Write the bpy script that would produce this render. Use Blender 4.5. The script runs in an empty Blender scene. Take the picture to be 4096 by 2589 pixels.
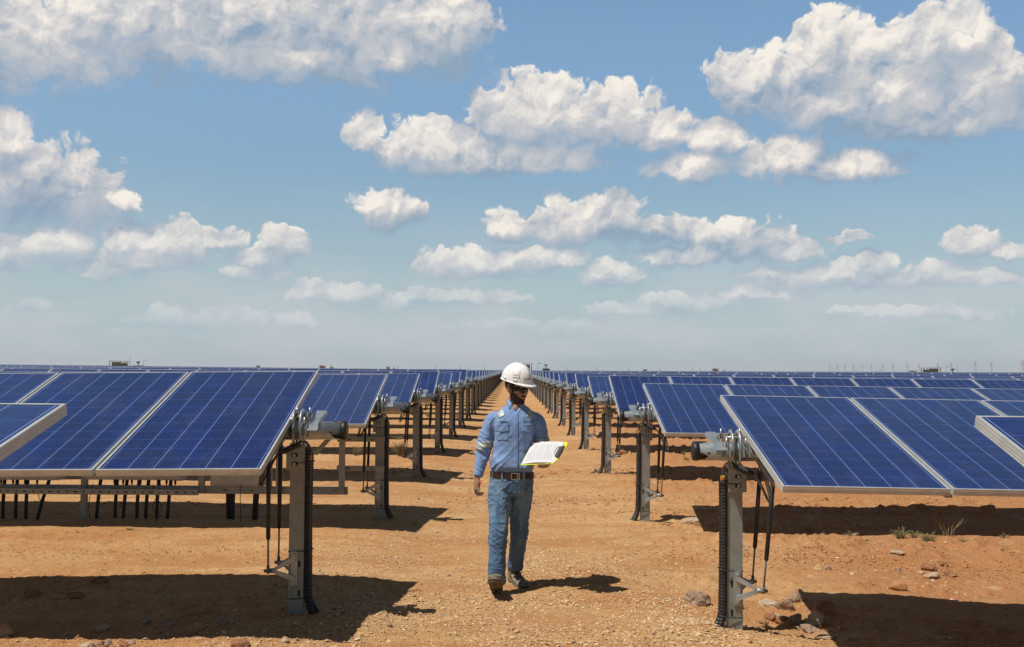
import bpy, bmesh, math, random
import numpy as np
from mathutils import Vector, Matrix, Euler, noise as mnoise
from mathutils.bvhtree import BVHTree
R = math.radians
SC = bpy.context.scene
COL = SC.collection
F = 4200.0            # focal length in pixels of the 4096 px wide photograph
EYE = 1.74

# ---------------------------------------------------------------- camera
cam = bpy.data.cameras.new('camera')
cam.sensor_width = 36.0
cam.lens = F / 4096 * 36.0
cam.clip_start = 0.05
cam.clip_end = 30000
camo = bpy.data.objects.new('camera', cam)
COL.objects.link(camo)
camo.matrix_world = (Matrix.Translation((0, 0, EYE)) @ Matrix.Rotation(R(90 + 2.543), 4, 'X')
                     @ Matrix.Rotation(R(0.447), 4, 'Z'))
SC.camera = camo
SC.view_settings.view_transform = 'Standard'
SC.view_settings.look = 'None'
SC.view_settings.gamma = 1.0
SC.view_settings.use_curve_mapping = False
SC.view_settings.exposure = 0.0
SC.render.resolution_x, SC.render.resolution_y = 1024, 647
SC.cycles.max_bounces = 6
SC.cycles.diffuse_bounces = 3
SC.cycles.glossy_bounces = 3
SC.cycles.volume_bounces = 0
SC.cycles.sample_clamp_indirect = 6.0

# ---------------------------------------------------------------- sun
SUNV = Vector((-0.445, -0.26, 1.0)).normalized()
sun = bpy.data.lights.new('sun', 'SUN')
sun.energy = 4.7
sun.angle = R(0.5)
sun.color = (1.0, 0.95, 0.87)
suno = bpy.data.objects.new('sun', sun)
COL.objects.link(suno)
suno.rotation_euler = SUNV.to_track_quat('Z', 'Y').to_euler()

# ---------------------------------------------------------------- world: sky and clouds
def build_world():
    w = bpy.data.worlds.new('World')
    SC.world = w
    w.use_nodes = True
    w.cycles.sampling_method = 'MANUAL'
    w.cycles.sample_map_resolution = 512
    nt = w.node_tree
    nt.nodes.clear()
    def N(t, tree=nt, **k):
        n = tree.nodes.new(t)
        for a, b in k.items():
            setattr(n, a, b)
        return n
    def wire(tree, n, i, v):
        if isinstance(v, bpy.types.NodeSocket):
            tree.links.new(v, n.inputs[i])
        else:
            n.inputs[i].default_value = v
    def M(op, a, b=0.0, c=None, tree=nt, clamp=False):
        n = N('ShaderNodeMath', tree, operation=op, use_clamp=clamp)
        wire(tree, n, 0, a); wire(tree, n, 1, b)
        if c is not None: wire(tree, n, 2, c)
        return n.outputs[0]
    def V(op, a, b=(0, 0, 0), c=None, tree=nt, out=0):
        n = N('ShaderNodeVectorMath', tree, operation=op)
        wire(tree, n, 0, a); wire(tree, n, 1, b)
        if c is not None: wire(tree, n, 2, c)
        return n.outputs[out]
    def MAP(v, a, b, c=0.0, d=1.0, t='SMOOTHSTEP', tree=nt):
        n = N('ShaderNodeMapRange', tree, interpolation_type=t)
        for i, x in enumerate((v, a, b, c, d)): wire(tree, n, i, x)
        return n.outputs[0]
    def MIX(f, a, b, tree=nt):
        n = N('ShaderNodeMix', tree, data_type='RGBA')
        wire(tree, n, 0, f); wire(tree, n, 6, a); wire(tree, n, 7, b)
        return n.outputs[2]
    # cloud masses by azimuth and elevation, (x, y, rx, ry) in 1/2408ths of the picture width, horizon at 871
    blobs = [(-60,70,200,130),(90,90,190,110),(300,30,260,130),(560,20,260,140),(820,10,260,160),(1000,50,150,100),(640,110,400,72),(900,110,220,60),
      (5,330,75,75),(70,430,130,100),(190,445,90,100),(290,475,60,30),
      (-20,590,120,52),(120,580,105,46),
      (290,572,62,46),(400,570,80,50),(520,558,75,28),(665,575,58,46),(610,605,70,24),
      (850,305,50,42),(1010,345,130,60),(1250,275,150,95),(1430,270,130,75),(1180,365,230,40),(1560,305,70,55),
      (1690,320,80,48),(1850,370,120,56),(1640,385,110,36),(1990,385,140,38),
      (2200,90,150,85),(1970,120,130,85),(1790,190,130,75),(2060,215,310,100),(2200,270,260,60),(2330,190,120,90),(2230,40,95,45),(1950,60,50,46),
      (905,492,88,46),(1200,528,55,36),(1320,525,85,58),(1440,512,90,56),(1560,540,80,36),
      (1745,566,115,46),(1850,588,90,24),(1640,598,80,16),
      (2290,570,72,36),(2375,592,50,22),
      (1130,618,170,34),(1270,605,110,30),(1450,645,80,32),(1590,600,110,26),(1990,560,60,14),(330,610,120,28),(240,640,90,18),(600,640,80,16),
      (1960,648,210,34),(2180,640,110,34),(2060,612,60,20),(2330,655,90,22),(1800,690,110,18),
      (95,718,45,22),(20,722,40,18),(520,752,240,26),(430,790,200,22),(760,690,120,26),(1060,700,180,24),(1620,712,130,28),(1480,735,110,22),(1250,770,170,20),(900,720,90,16),(2150,735,190,18)]
    g = bpy.data.node_groups.new('cloud_envelope', 'ShaderNodeTree')
    g.interface.new_socket('P', in_out='INPUT', socket_type='NodeSocketVector')
    g.interface.new_socket('E', in_out='OUTPUT', socket_type='NodeSocketFloat')
    gi = g.nodes.new('NodeGroupInput'); go = g.nodes.new('NodeGroupOutput')
    k = 1.701 / F
    cur = None
    for (bx, by, rx, ry) in blobs:
        u = (bx * 1.701 - 2048) / F
        v = (1481 - by * 1.701 + 0.0078 * (bx * 1.701 - 2048)) / F
        az = math.atan(u); el = math.atan(v * math.cos(az))
        rx_ = rx * k * math.cos(az) ** 2 * 1.10; ry_ = ry * k * math.cos(az) * (1.22 if ry > 30 else 1.1)
        a = V('MULTIPLY_ADD', gi.outputs[0], (1 / rx_, 1 / ry_, 0), (-az / rx_, -el / ry_, 0), tree=g)
        b = V('MULTIPLY', a, (-1, -1.12, 0), tree=g)
        c = V('MAXIMUM', a, b, tree=g)
        d = V('DOT_PRODUCT', c, c, tree=g, out=1)
        cur = d if cur is None else M('SMOOTH_MIN', cur, d, 0.35, tree=g)
    g.links.new(M('SUBTRACT', 1.0, cur, tree=g), go.inputs[0])

    tc = N('ShaderNodeTexCoord')
    D = V('NORMALIZE', tc.outputs['Generated'])
    s = N('ShaderNodeSeparateXYZ'); nt.links.new(D, s.inputs[0])
    az = M('ARCTAN2', s.outputs[0], s.outputs[1])
    el = M('ARCSINE', s.outputs[2])
    cb = N('ShaderNodeCombineXYZ'); nt.links.new(az, cb.inputs[0]); nt.links.new(el, cb.inputs[1])
    P = cb.outputs[0]
    def noise(p, scale, detail, rough=0.55, dist=0.0, out=0, lac=2.0):
        n = N('ShaderNodeTexNoise', noise_dimensions='2D')
        wire(nt, n, 'Vector', p)
        n.inputs['Scale'].default_value = scale; n.inputs['Detail'].default_value = detail
        n.inputs['Roughness'].default_value = rough; n.inputs['Distortion'].default_value = dist
        n.inputs['Lacunarity'].default_value = lac
        return n.outputs[out]
    def billow(p, scale, detail):
        n = N('ShaderNodeTexVoronoi', voronoi_dimensions='2D', feature='SMOOTH_F1')
        wire(nt, n, 'Vector', p)
        n.inputs['Scale'].default_value = scale; n.inputs['Detail'].default_value = detail
        n.inputs['Roughness'].default_value = 0.5; n.inputs['Smoothness'].default_value = 0.35
        n.inputs['Lacunarity'].default_value = 2.1
        return n.outputs[0]
    # warp
    wn = noise(P, 22, 3, 0.6, out=1)
    wv = V('MULTIPLY_ADD', V('SUBTRACT', wn, (0.5, 0.5, 0.5)), (0.030, 0.022, 0), P)
    wn2 = noise(P, 90, 3, 0.6, out=1)
    wv = V('MULTIPLY_ADD', V('SUBTRACT', wn2, (0.5, 0.5, 0.5)), (0.006, 0.006, 0), wv)
    def env(p):
        n = N('ShaderNodeGroup'); n.node_tree = g
        wire(nt, n, 0, p)
        return n.outputs[0]
    def height(p):
        b = M('SUBTRACT', 0.62, billow(p, 40, 3.5))
        f = M('SUBTRACT', noise(p, 60, 6, 0.6), 0.5)
        return M('ADD', M('MULTIPLY', b, 0.55), M('MULTIPLY', f, 0.50))
    E0 = env(wv)
    H0 = height(wv)
    def bulge(p):
        a = M('SUBTRACT', 0.6, billow(p, 24, 1.2))
        b = M('SUBTRACT', noise(p, 34, 3, 0.5), 0.5)
        return M('ADD', M('MULTIPLY', a, 0.6), M('MULTIPLY', b, 0.6))
    B0 = bulge(wv)
    dens = M('ADD', M('ADD', E0, 0.16), M('MULTIPLY', H0, 1.55))
    alpha_hard = MAP(dens, -0.05, 0.30)
    alpha_soft = MAP(dens, -0.35, 0.75)
    # sun-side difference of the thickness: how much cloud stands between this point and the sun
    osc = M('MULTIPLY_ADD', el, 0.085, 0.005)
    ov = V('SCALE', (-0.25, 1.0, 0)); wire(nt, ov.node, 'Scale', osc)
    off = V('ADD', wv, ov)
    E1 = env(off)
    off2 = V('ADD', wv, (-0.0035, 0.0075, 0))
    B1 = bulge(off2)
    big = M('SUBTRACT', E0, E1)          # >0 near sunlit tops, <0 near bases
    H1 = height(V('ADD', wv, (-0.0013, 0.0030, 0)))
    small = M('ADD', M('SUBTRACT', B0, B1), M('MULTIPLY', M('SUBTRACT', H0, H1), 0.55))
    base_soft = MAP(big, 0.05, -0.45)   # bases have soft edges
    small = M('MULTIPLY', small, M('SUBTRACT', 1.0, M('MULTIPLY', MAP(big, 0.25, -0.25), 0.75)))
    lit = M('ADD', M('ADD', M('MULTIPLY', M('TANH', M('MULTIPLY', big, 1.3)), 0.58), M('MULTIPLY', small, 1.6)), M('MULTIPLY_ADD', H0, 0.30, 0.56))
    lit = M('SUBTRACT', lit, M('MULTIPLY', MAP(noise(wv, 13, 4, 0.5), 0.42, 0.66), 0.30))
    litc = MAP(lit, 0.02, 1.28, t='LINEAR')
    alpha = M('ADD', M('MULTIPLY', alpha_hard, M('SUBTRACT', 1.0, base_soft)), M('MULTIPLY', alpha_soft, base_soft))
    shade = (0.27, 0.375, 0.50, 1); mid = (0.58, 0.585, 0.61, 1); white = (0.93, 0.87, 0.79, 1)
    c1 = MIX(MAP(litc, 0.0, 0.5, t='LINEAR'), shade, mid)
    c2 = MIX(MAP(litc, 0.5, 1.0, t='LINEAR'), c1, white)
    # clear sky
    sky = N('ShaderNodeTexSky', sky_type='NISHITA')
    sky.sun_disc = False
    sky.sun_elevation = math.asin(SUNV.z)
    sky.sun_rotation = math.atan2(SUNV.x, SUNV.y)
    sky.air_density = 1.0; sky.dust_density = 1.0; sky.ozone_density = 1.5
    skyc = V('MULTIPLY', sky.outputs[0], SKY_TINT)
    zd = V('SCALE', skyc); wire(nt, zd.node, 'Scale', M('MULTIPLY', MAP(el, 0.36, 0.85, 1.0, 0.22), MAP(el, 0.08, 0.33, 0.70, 1.0))); zb = V('SCALE', zd.node.outputs[0] if False else zd); wire(nt, zb.node, 'Scale', MAP(M('ABSOLUTE', az), 0.6, 1.4, 1.0, 0.5)); skyc = zb  # sky dimmed overhead and beyond the view to deepen shadows
    # pale dusty air low over the horizon
    hz = MAP(el, -0.03, 0.21, 1.0, 0.0, t='SMOOTHSTEP')
    hn = noise(V('MULTIPLY', P, (1.0, 3.0, 0)), 7, 4, 0.5)
    hcol = MIX(MAP(hn, 0.35, 0.65), (0.47, 0.575, 0.64, 1), (0.57, 0.615, 0.68, 1))
    hz = M('MULTIPLY', hz, MAP(M('ABSOLUTE', az), 0.6, 1.3, 1.0, 0.35))  # haze thinned outside the view, so less light fills the shade
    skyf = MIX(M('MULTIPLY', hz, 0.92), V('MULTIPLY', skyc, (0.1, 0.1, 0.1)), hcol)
    cl_haze = MAP(el, 0.0, 0.15, 1.0, 0.0, t='SMOOTHSTEP')
    cloudc = MIX(M('MULTIPLY', cl_haze, 0.80), c2, hcol)
    below = MAP(el, 0.012, 0.05)
    a2 = M('MULTIPLY', M('MULTIPLY', alpha, below), M('SUBTRACT', 1.0, M('MULTIPLY', cl_haze, 0.55)))
    # clouds outside the modelled stretch of sky (seen only in reflections and as light)
    gen = MAP(noise(D, 2.2, 5, 0.55), 0.54, 0.66)
    outside = MAP(M('MAXIMUM', M('ABSOLUTE', az), M('MULTIPLY', el, 1.45)), 0.50, 0.75)
    a3 = M('MAXIMUM', a2, M('MULTIPLY', M('MULTIPLY', gen, outside), MAP(el, 0.02, 0.3, 0.0, 0.3)))
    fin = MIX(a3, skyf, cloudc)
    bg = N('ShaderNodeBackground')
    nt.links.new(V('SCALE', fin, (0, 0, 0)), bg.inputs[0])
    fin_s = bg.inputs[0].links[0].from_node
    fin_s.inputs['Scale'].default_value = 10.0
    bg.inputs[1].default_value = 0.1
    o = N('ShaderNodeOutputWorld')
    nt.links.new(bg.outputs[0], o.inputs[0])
SKY_TINT = (1.26, 1.40, 1.38)
build_world()

# ---------------------------------------------------------------- helpers
rng = random.Random(11)
def tag(o, label=None, cat=None, group=None, kind=None):
    if label: o['label'] = label
    if cat: o['category'] = cat
    if group: o['group'] = group
    if kind: o['kind'] = kind
    return o
def empty(name, loc=(0, 0, 0), rz=0.0, label=None, cat=None, group=None):
    o = bpy.data.objects.new(name, None)
    COL.objects.link(o)
    o.location = loc
    o.rotation_euler = (0, 0, rz)
    o.empty_display_size = 0.2
    return tag(o, label, cat, group)
def link(name, me, parent=None, loc=(0, 0, 0), rot=(0, 0, 0)):
    o = bpy.data.objects.new(name, me)
    COL.objects.link(o)
    o.location = loc
    o.rotation_euler = rot
    if parent is not None: o.parent = parent
    return o
def copy_tree(o, parent=None):
    c = o.copy(); COL.objects.link(c)
    if parent is not None: c.parent = parent
    for ch in list(o.children): copy_tree(ch, c)
    return c

class MB:
    """collects vertices and faces of one mesh; mir=-1 mirrors everything in x"""
    def __init__(s, mir=1):
        s.v = []; s.f = []; s.m = []; s.sm = []; s.mir = mir; s.uv = {}
    def add(s, vs, fs, mat=0, smooth=False):
        n = len(s.v)
        s.v += [(p[0] * s.mir, p[1], p[2]) for p in vs]
        for f in fs:
            f = [n + i for i in f]
            s.f.append(f[::-1] if s.mir < 0 else f); s.m.append(mat); s.sm.append(smooth)
        return n
    def box(s, c, size, rot=None, mat=0, bev=0.0):
        hx, hy, hz = size[0] / 2, size[1] / 2, size[2] / 2
        if bev <= 0:
            vs = [Vector((x * hx, y * hy, z * hz)) for z in (-1, 1) for y in (-1, 1) for x in (-1, 1)]
            fs = [(0, 2, 3, 1), (4, 5, 7, 6), (0, 1, 5, 4), (2, 6, 7, 3), (0, 4, 6, 2), (1, 3, 7, 5)]
        else:
            b = min(bev, hx * .9, hy * .9, hz * .9)
            bm = bmesh.new(); bmesh.ops.create_cube(bm, size=1)
            for v in bm.verts: v.co = Vector((v.co.x * 2 * hx, v.co.y * 2 * hy, v.co.z * 2 * hz))
            bmesh.ops.bevel(bm, geom=bm.edges[:], offset=b, segments=2, affect='EDGES', profile=0.6)
            bm.verts.index_update()
            vs = [v.co.copy() for v in bm.verts]; fs = [[v.index for v in f.verts] for f in bm.faces]
            bm.free()
        m = rot if rot is not None else Matrix.Identity(3)
        c = Vector(c)
        s.add([m @ v + c for v in vs], fs, mat, False)
    def tube(s, pts, rad, n=12, mat=0, cap=True, flat=None, smooth=True):
        pts = [Vector(p) for p in pts]
        if not hasattr(rad, '__len__'): rad = [rad] * len(pts)
        vs = []; t0 = None; nrm = None
        for i, p in enumerate(pts):
            a = pts[max(i - 1, 0)]; b = pts[min(i + 1, len(pts) - 1)]
            t = (b - a).normalized()
            if nrm is None:
                up = Vector((0, 0, 1)) if abs(t.z) < 0.9 else Vector((0, 1, 0))
                nrm = (up - t * up.dot(t)).normalized()
            else:
                nrm = (nrm - t * nrm.dot(t)).normalized()
            bi = t.cross(nrm)
            r = rad[i]
            ra, rb = (r if not hasattr(r, '__len__') else r) if hasattr(r, '__len__') else (r, r)
            for k in range(n):
                a_ = 2 * math.pi * k / n
                vs.append(p + nrm * math.cos(a_) * ra + bi * math.sin(a_) * rb)
        fs = []
        for i in range(len(pts) - 1):
            for k in range(n):
                k2 = (k + 1) % n
                fs.append((i * n + k, i * n + k2, (i + 1) * n + k2, (i + 1) * n + k))
        s.add(vs, fs, mat, smooth)
        if cap:
            n0 = len(s.v) - len(vs)
            a = list(range(n0, n0 + n))[::-1]; b = list(range(n0 + (len(pts) - 1) * n, n0 + len(pts) * n))
            for f in (a, b):
                s.f.append(f[::-1] if s.mir < 0 else f); s.m.append(mat); s.sm.append(False)
    def extrude(s, prof, vec, mat=0, smooth=False):
        """closed polygon prof (3D points) swept by vec"""
        n = len(prof); vec = Vector(vec)
        vs = [Vector(p) for p in prof] + [Vector(p) + vec for p in prof]
        fs = [tuple(range(n))[::-1], tuple(range(n, 2 * n))]
        fs += [(i, (i + 1) % n, n + (i + 1) % n, n + i) for i in range(n)]
        s.add(vs, fs, mat, smooth)
    def mesh(s, name, mats):
        me = bpy.data.meshes.new(name)
        me.from_pydata([tuple(v) for v in s.v], [], s.f)
        for m in (mats if isinstance(mats, (list, tuple)) else [mats]): me.materials.append(m)
        me.polygons.foreach_set('material_index', s.m)
        me.polygons.foreach_set('use_smooth', s.sm)
        me.update()
        bm = bmesh.new(); bm.from_mesh(me)
        bmesh.ops.recalc_face_normals(bm, faces=bm.faces)
        bm.to_mesh(me); bm.free()
        return me
    def build(s, name, mats, parent=None, loc=(0, 0, 0), rot=(0, 0, 0)):
        return link(name, s.mesh(name, mats), parent, loc, rot)

# ---------------------------------------------------------------- materials
MATS = {}
class NT:
    def __init__(s, name):
        s.m = bpy.data.materials.new(name); s.m.use_nodes = True
        s.t = s.m.node_tree
        s.b = s.t.nodes['Principled BSDF']
        MATS[name] = s.m
    def n(s, t, **k):
        x = s.t.nodes.new(t)
        for a, b in k.items(): setattr(x, a, b)
        return x
    def w(s, n, i, v):
        if isinstance(v, bpy.types.NodeSocket): s.t.links.new(v, n.inputs[i])
        else: n.inputs[i].default_value = v
    def M(s, op, a, b=0.0, c=None, clamp=False):
        x = s.n('ShaderNodeMath', operation=op, use_clamp=clamp)
        s.w(x, 0, a); s.w(x, 1, b)
        if c is not None: s.w(x, 2, c)
        return x.outputs[0]
    def MAP(s, v, a, b, c=0.0, d=1.0, t='SMOOTHSTEP'):
        x = s.n('ShaderNodeMapRange', interpolation_type=t)
        for i, y in enumerate((v, a, b, c, d)): s.w(x, i, y)
        return x.outputs[0]
    def MIX(s, f, a, b, mode='MIX'):
        x = s.n('ShaderNodeMix', data_type='RGBA', blend_type=mode)
        s.w(x, 0, f); s.w(x, 6, a if isinstance(a, bpy.types.NodeSocket) else tuple(a) + (1,))
        s.w(x, 7, b if isinstance(b, bpy.types.NodeSocket) else tuple(b) + (1,))
        return x.outputs[2]
    def noise(s, p, scale, detail=4, rough=0.55, dist=0.0, out=0, dim='3D'):
        x = s.n('ShaderNodeTexNoise', noise_dimensions=dim)
        s.w(x, 'Vector', p)
        x.inputs['Scale'].default_value = scale; x.inputs['Detail'].default_value = detail
        x.inputs['Roughness'].default_value = rough; x.inputs['Distortion'].default_value = dist
        return x.outputs[out]
    def vor(s, p, scale, feat='F1', out=0, rand=1.0):
        x = s.n('ShaderNodeTexVoronoi', feature=feat)
        s.w(x, 'Vector', p); x.inputs['Scale'].default_value = scale
        x.inputs['Randomness'].default_value = rand
        return x.outputs[out]
    def obj(s): return s.n('ShaderNodeTexCoord').outputs['Object']
    def uv(s): return s.n('ShaderNodeTexCoord').outputs['UV']
    def geo(s, o): return s.n('ShaderNodeNewGeometry').outputs[o]
    def scale(s, v, k):
        x = s.n('ShaderNodeVectorMath', operation='MULTIPLY'); s.w(x, 0, v); x.inputs[1].default_value = k
        return x.outputs[0]
    def sep(s, v):
        x = s.n('ShaderNodeSeparateXYZ'); s.w(x, 0, v); return x.outputs
    def bump(s, h, dist=0.01, strength=1.0):
        x = s.n('ShaderNodeBump'); s.w(x, 'Height', h)
        x.inputs['Distance'].default_value = dist; x.inputs['Strength'].default_value = strength
        s.t.links.new(x.outputs[0], s.b.inputs['Normal'])
    def set(s, **k):
        for a, v in k.items():
            a = a.replace('_', ' ')
            s.w(s.b, a, v)
        return s.m
def rgb(*c): return tuple(c) + (1,)
def simple(name, col, rough=0.6, metal=0.0, var=0.12, scale=30, bump=0.0, spec=0.5, coat=0.0):
    t = NT(name); p = t.obj()
    n = t.noise(p, scale, 4)
    c2 = tuple(max(0, x * (1 - var * 2)) for x in col); c1 = tuple(x * (1 + var) for x in col)
    t.set(Base_Color=t.MIX(t.MAP(n, 0.3, 0.7), c2, c1), Roughness=t.MAP(t.noise(p, scale * 2.3, 3), 0.3, 0.7, rough * .85, min(1, rough * 1.15)), Metallic=metal)
    t.b.inputs['Specular IOR Level'].default_value = spec
    t.b.inputs['Coat Weight'].default_value = coat
    if bump: t.bump(t.noise(p, scale * 3, 4), bump)
    return t.m

def make_mats():
    # galvanised steel: spangled grey zinc
    t = NT('galvanised'); p = t.obj()
    sp = t.vor(p, 70, out=1)
    v = t.sep(sp)[0]
    big = t.noise(p, 7, 4)
    c = t.MIX(t.MAP(big, 0.3, 0.7), (0.19, 0.212, 0.205), (0.29, 0.312, 0.30))
    c = t.MIX(t.M('MULTIPLY', v, 0.35), c, (0.40, 0.42, 0.41))
    st = t.noise(t.scale(p, (14, 14, 2.5)), 3, 4)
    c = t.MIX(t.MAP(st, 0.55, 0.75, 0, 0.5), c, (0.26, 0.24, 0.20))
    t.set(Base_Color=c, Metallic=0.35, Roughness=t.MAP(big, 0.3, 0.7, 0.42, 0.6))
    t = NT('zinc_tube'); p = t.obj()
    big = t.noise(p, 18, 5)
    c = t.MIX(t.MAP(big, 0.3, 0.7), (0.26, 0.29, 0.29), (0.40, 0.43, 0.43))
    c = t.MIX(t.M('MULTIPLY', t.sep(t.vor(p, 60, out=1))[0], 0.3), c, (0.5, 0.53, 0.54))
    t.set(Base_Color=c, Metallic=0.55, Roughness=0.4)
    simple('alu_frame', (0.56, 0.57, 0.55), 0.38, 0.35, 0.05, 12)
    simple('black_plastic', (0.014, 0.014, 0.015), 0.5, 0, 0.3, 20)
    simple('black_cable', (0.03, 0.03, 0.032), 0.45, 0, 0.2, 20)
    simple('grey_cable', (0.20, 0.20, 0.20), 0.5, 0, 0.2, 20)
    simple('bolt', (0.45, 0.46, 0.46), 0.35, 0.7, 0.1, 40)
    simple('hole', (0.01, 0.01, 0.01), 0.9)
    simple('foam', (0.55, 0.24, 0.04), 0.9, 0, 0.35, 60, 0.004)
    simple('box_paint', (0.46, 0.46, 0.43), 0.5, 0, 0.08, 8)
    simple('backsheet', (0.22, 0.22, 0.22), 0.6, 0, 0.05, 4)
    simple('container', (0.16, 0.115, 0.08), 0.8, 0, 0.15, 2)
    simple('container_dark', (0.075, 0.075, 0.055), 0.8, 0, 0.15, 2)
    simple('canopy', (0.42, 0.41, 0.38), 0.6, 0, 0.1, 2)
    simple('mast', (0.16, 0.17, 0.17), 0.6, 0.2)
    simple('pylon_white', (0.45, 0.46, 0.47), 0.6)
    simple('pylon_red', (0.42, 0.10, 0.08), 0.6)
    # photovoltaic glass: 6 x 12 polycrystalline cells, u across 0..6, v along 0..12
    t = NT('solar_glass'); uv = t.uv(); s_ = t.sep(uv)
    u, v = s_[0], s_[1]
    def line(x, per, wid, soft):
        f = t.M('ABSOLUTE', t.M('SUBTRACT', t.M('FRACT', t.M('ADD', t.M('MULTIPLY', x, per), 0.5)), 0.5))
        return t.MAP(f, wid, wid + soft, 1, 0)
    lu = line(u, 1, 0.010, 0.008)      # gaps between cell columns
    lv = line(v, 1, 0.009, 0.007)     # gaps between cell rows
    bus = line(t.M('ADD', u, 0.125), 4, 0.016, 0.02)   # fine busbars
    oi = t.n('ShaderNodeObjectInfo').outputs['Random']
    cmb = t.n('ShaderNodeCombineXYZ'); t.w(cmb, 0, u); t.w(cmb, 1, v); t.w(cmb, 2, t.M('MULTIPLY', oi, 50))
    q = cmb.outputs[0]
    cid = t.n('ShaderNodeCombineXYZ'); t.w(cid, 0, t.M('FLOOR', u)); t.w(cid, 1, t.M('FLOOR', v)); t.w(cid, 2, t.M('MULTIPLY', oi, 97))
    wn = t.n('ShaderNodeTexWhiteNoise', noise_dimensions='3D'); t.w(wn, 0, cid.outputs[0])
    cellv = wn.outputs[0]
    cloud = t.noise(q, 0.55, 4, 0.6, 0.6)
    grain = t.vor(q, 9, out=1)
    streak = t.noise(t.scale(q, (14, 1.6, 1)), 2.5, 3, 0.6)
    c = t.MIX(t.MAP(cloud, 0.35, 0.72), (0.008, 0.015, 0.066), (0.010, 0.023, 0.135))
    c = t.MIX(t.M('MULTIPLY', cellv, 0.5), c, (0.012, 0.017, 0.060))
    c = t.MIX(t.M('MULTIPLY', t.sep(grain)[0], 0.3), c, (0.012, 0.028, 0.125))
    c = t.MIX(t.MAP(streak, 0.55, 0.75, 0, 0.35), c, (0.04, 0.06, 0.17))
    c = t.MIX(t.M('MULTIPLY', t.M('FRACT', t.M('MULTIPLY', oi, 13.7)), 0.22), c, (0.020, 0.032, 0.11))
    c = t.MIX(t.M('MULTIPLY', bus, 0.16), c, (0.12, 0.16, 0.38))
    c = t.MIX(t.M('MULTIPLY', lv, 0.75), c, (0.05, 0.10, 0.36))
    c = t.MIX(t.M('MULTIPLY', lu, 0.8), c, (0.19, 0.27, 0.60))
    dust = t.noise(t.scale(q, (1, 0.4, 1)), 1.3, 6, 0.7)
    c = t.MIX(t.MAP(dust, 0.45, 0.8, 0.0, 0.05), c, (0.40, 0.33, 0.26))
    t.set(Base_Color=c, Roughness=t.MAP(dust, 0.4, 0.7, 0.10, 0.22), IOR=1.38)
    # soil
    t = NT('soil'); p = t.obj(); sp = t.sep(p)
    n1 = t.noise(p, 0.35, 5, 0.6); n2 = t.noise(p, 2.2, 6, 0.62); n3 = t.noise(p, 16, 6, 0.65)
    streaks = t.noise(t.scale(p, (0.8, 1.9, 1)), 1.7, 6, 0.68, 0.5)
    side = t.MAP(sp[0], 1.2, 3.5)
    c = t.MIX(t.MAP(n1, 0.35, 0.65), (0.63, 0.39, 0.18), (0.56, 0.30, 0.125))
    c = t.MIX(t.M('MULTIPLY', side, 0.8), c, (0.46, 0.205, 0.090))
    c = t.MIX(t.MAP(streaks, 0.48, 0.70, 0, 0.5), c, (0.47, 0.225, 0.090))
    c = t.MIX(t.MAP(n2, 0.5, 0.78, 0, 0.6), c, (0.66, 0.46, 0.24))
    c = t.MIX(t.MAP(n3, 0.32, 0.50, 0.5, 0), c, (0.27, 0.12, 0.05))
    tr = t.noise(t.scale(p, (0.5, 1.6, 1)), 0.9, 5, 0.62, 0.8)
    c = t.MIX(t.MAP(tr, 0.47, 0.60, 0, 0.7), c, (0.47, 0.22, 0.086))
    c = t.MIX(t.MAP(t.noise(p, 7, 6, 0.7), 0.56, 0.70, 0, 0.45), c, (0.68, 0.49, 0.27))
    grit = t.vor(p, 95, out=0); gid = t.sep(t.vor(p, 95, out=1))
    gm = t.M('MULTIPLY', t.MAP(grit, 0.12, 0.30, 1, 0), t.MAP(gid[0], 0.62, 0.7))
    gmask = t.M('MULTIPLY', gm, t.MAP(t.noise(p, 1.1, 4), 0.38, 0.6, 0.1, 1))
    c = t.MIX(gmask, c, t.MIX(gid[1], (0.62, 0.46, 0.29), (0.30, 0.17, 0.09)))
    fine = t.noise(p, 240, 3, 0.7)
    c = t.MIX(t.MAP(fine, 0.3, 0.7, 0.2, 0), c, (0.24, 0.11, 0.05))
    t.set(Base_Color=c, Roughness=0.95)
    t.b.inputs['Specular IOR Level'].default_value = 0.15
    h = t.M('ADD', t.M('ADD', t.M('MULTIPLY', t.noise(p, 90, 6, 0.75), 0.55), t.M('MULTIPLY', t.MAP(t.noise(p, 26, 5, 0.65), .35, .7), 0.5)), t.M('MULTIPLY', t.M('SUBTRACT', 0.4, grit), 0.35))
    t.bump(h, 0.018, 0.9)
    # pebbles
    t = NT('pebble'); r = t.geo('Random Per Island')
    rp = t.n('ShaderNodeValToRGB'); t.w(rp, 0, r)
    e = rp.color_ramp.elements
    e[0].color = rgb(0.54, 0.35, 0.19); e[1].color = rgb(0.68, 0.53, 0.35)
    for x, cc in ((0.2, (0.60, 0.41, 0.23)), (0.45, (0.46, 0.26, 0.13)), (0.6, (0.62, 0.45, 0.27)), (0.9, (0.36, 0.20, 0.11)), (0.94, (0.22, 0.16, 0.12)), (0.96, (0.66, 0.53, 0.36))):
        k = e.new(x); k.color = rgb(*cc)
    t.set(Base_Color=rp.outputs[0], Roughness=0.9)
    t.b.inputs['Specular IOR Level'].default_value = 0.2
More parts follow.
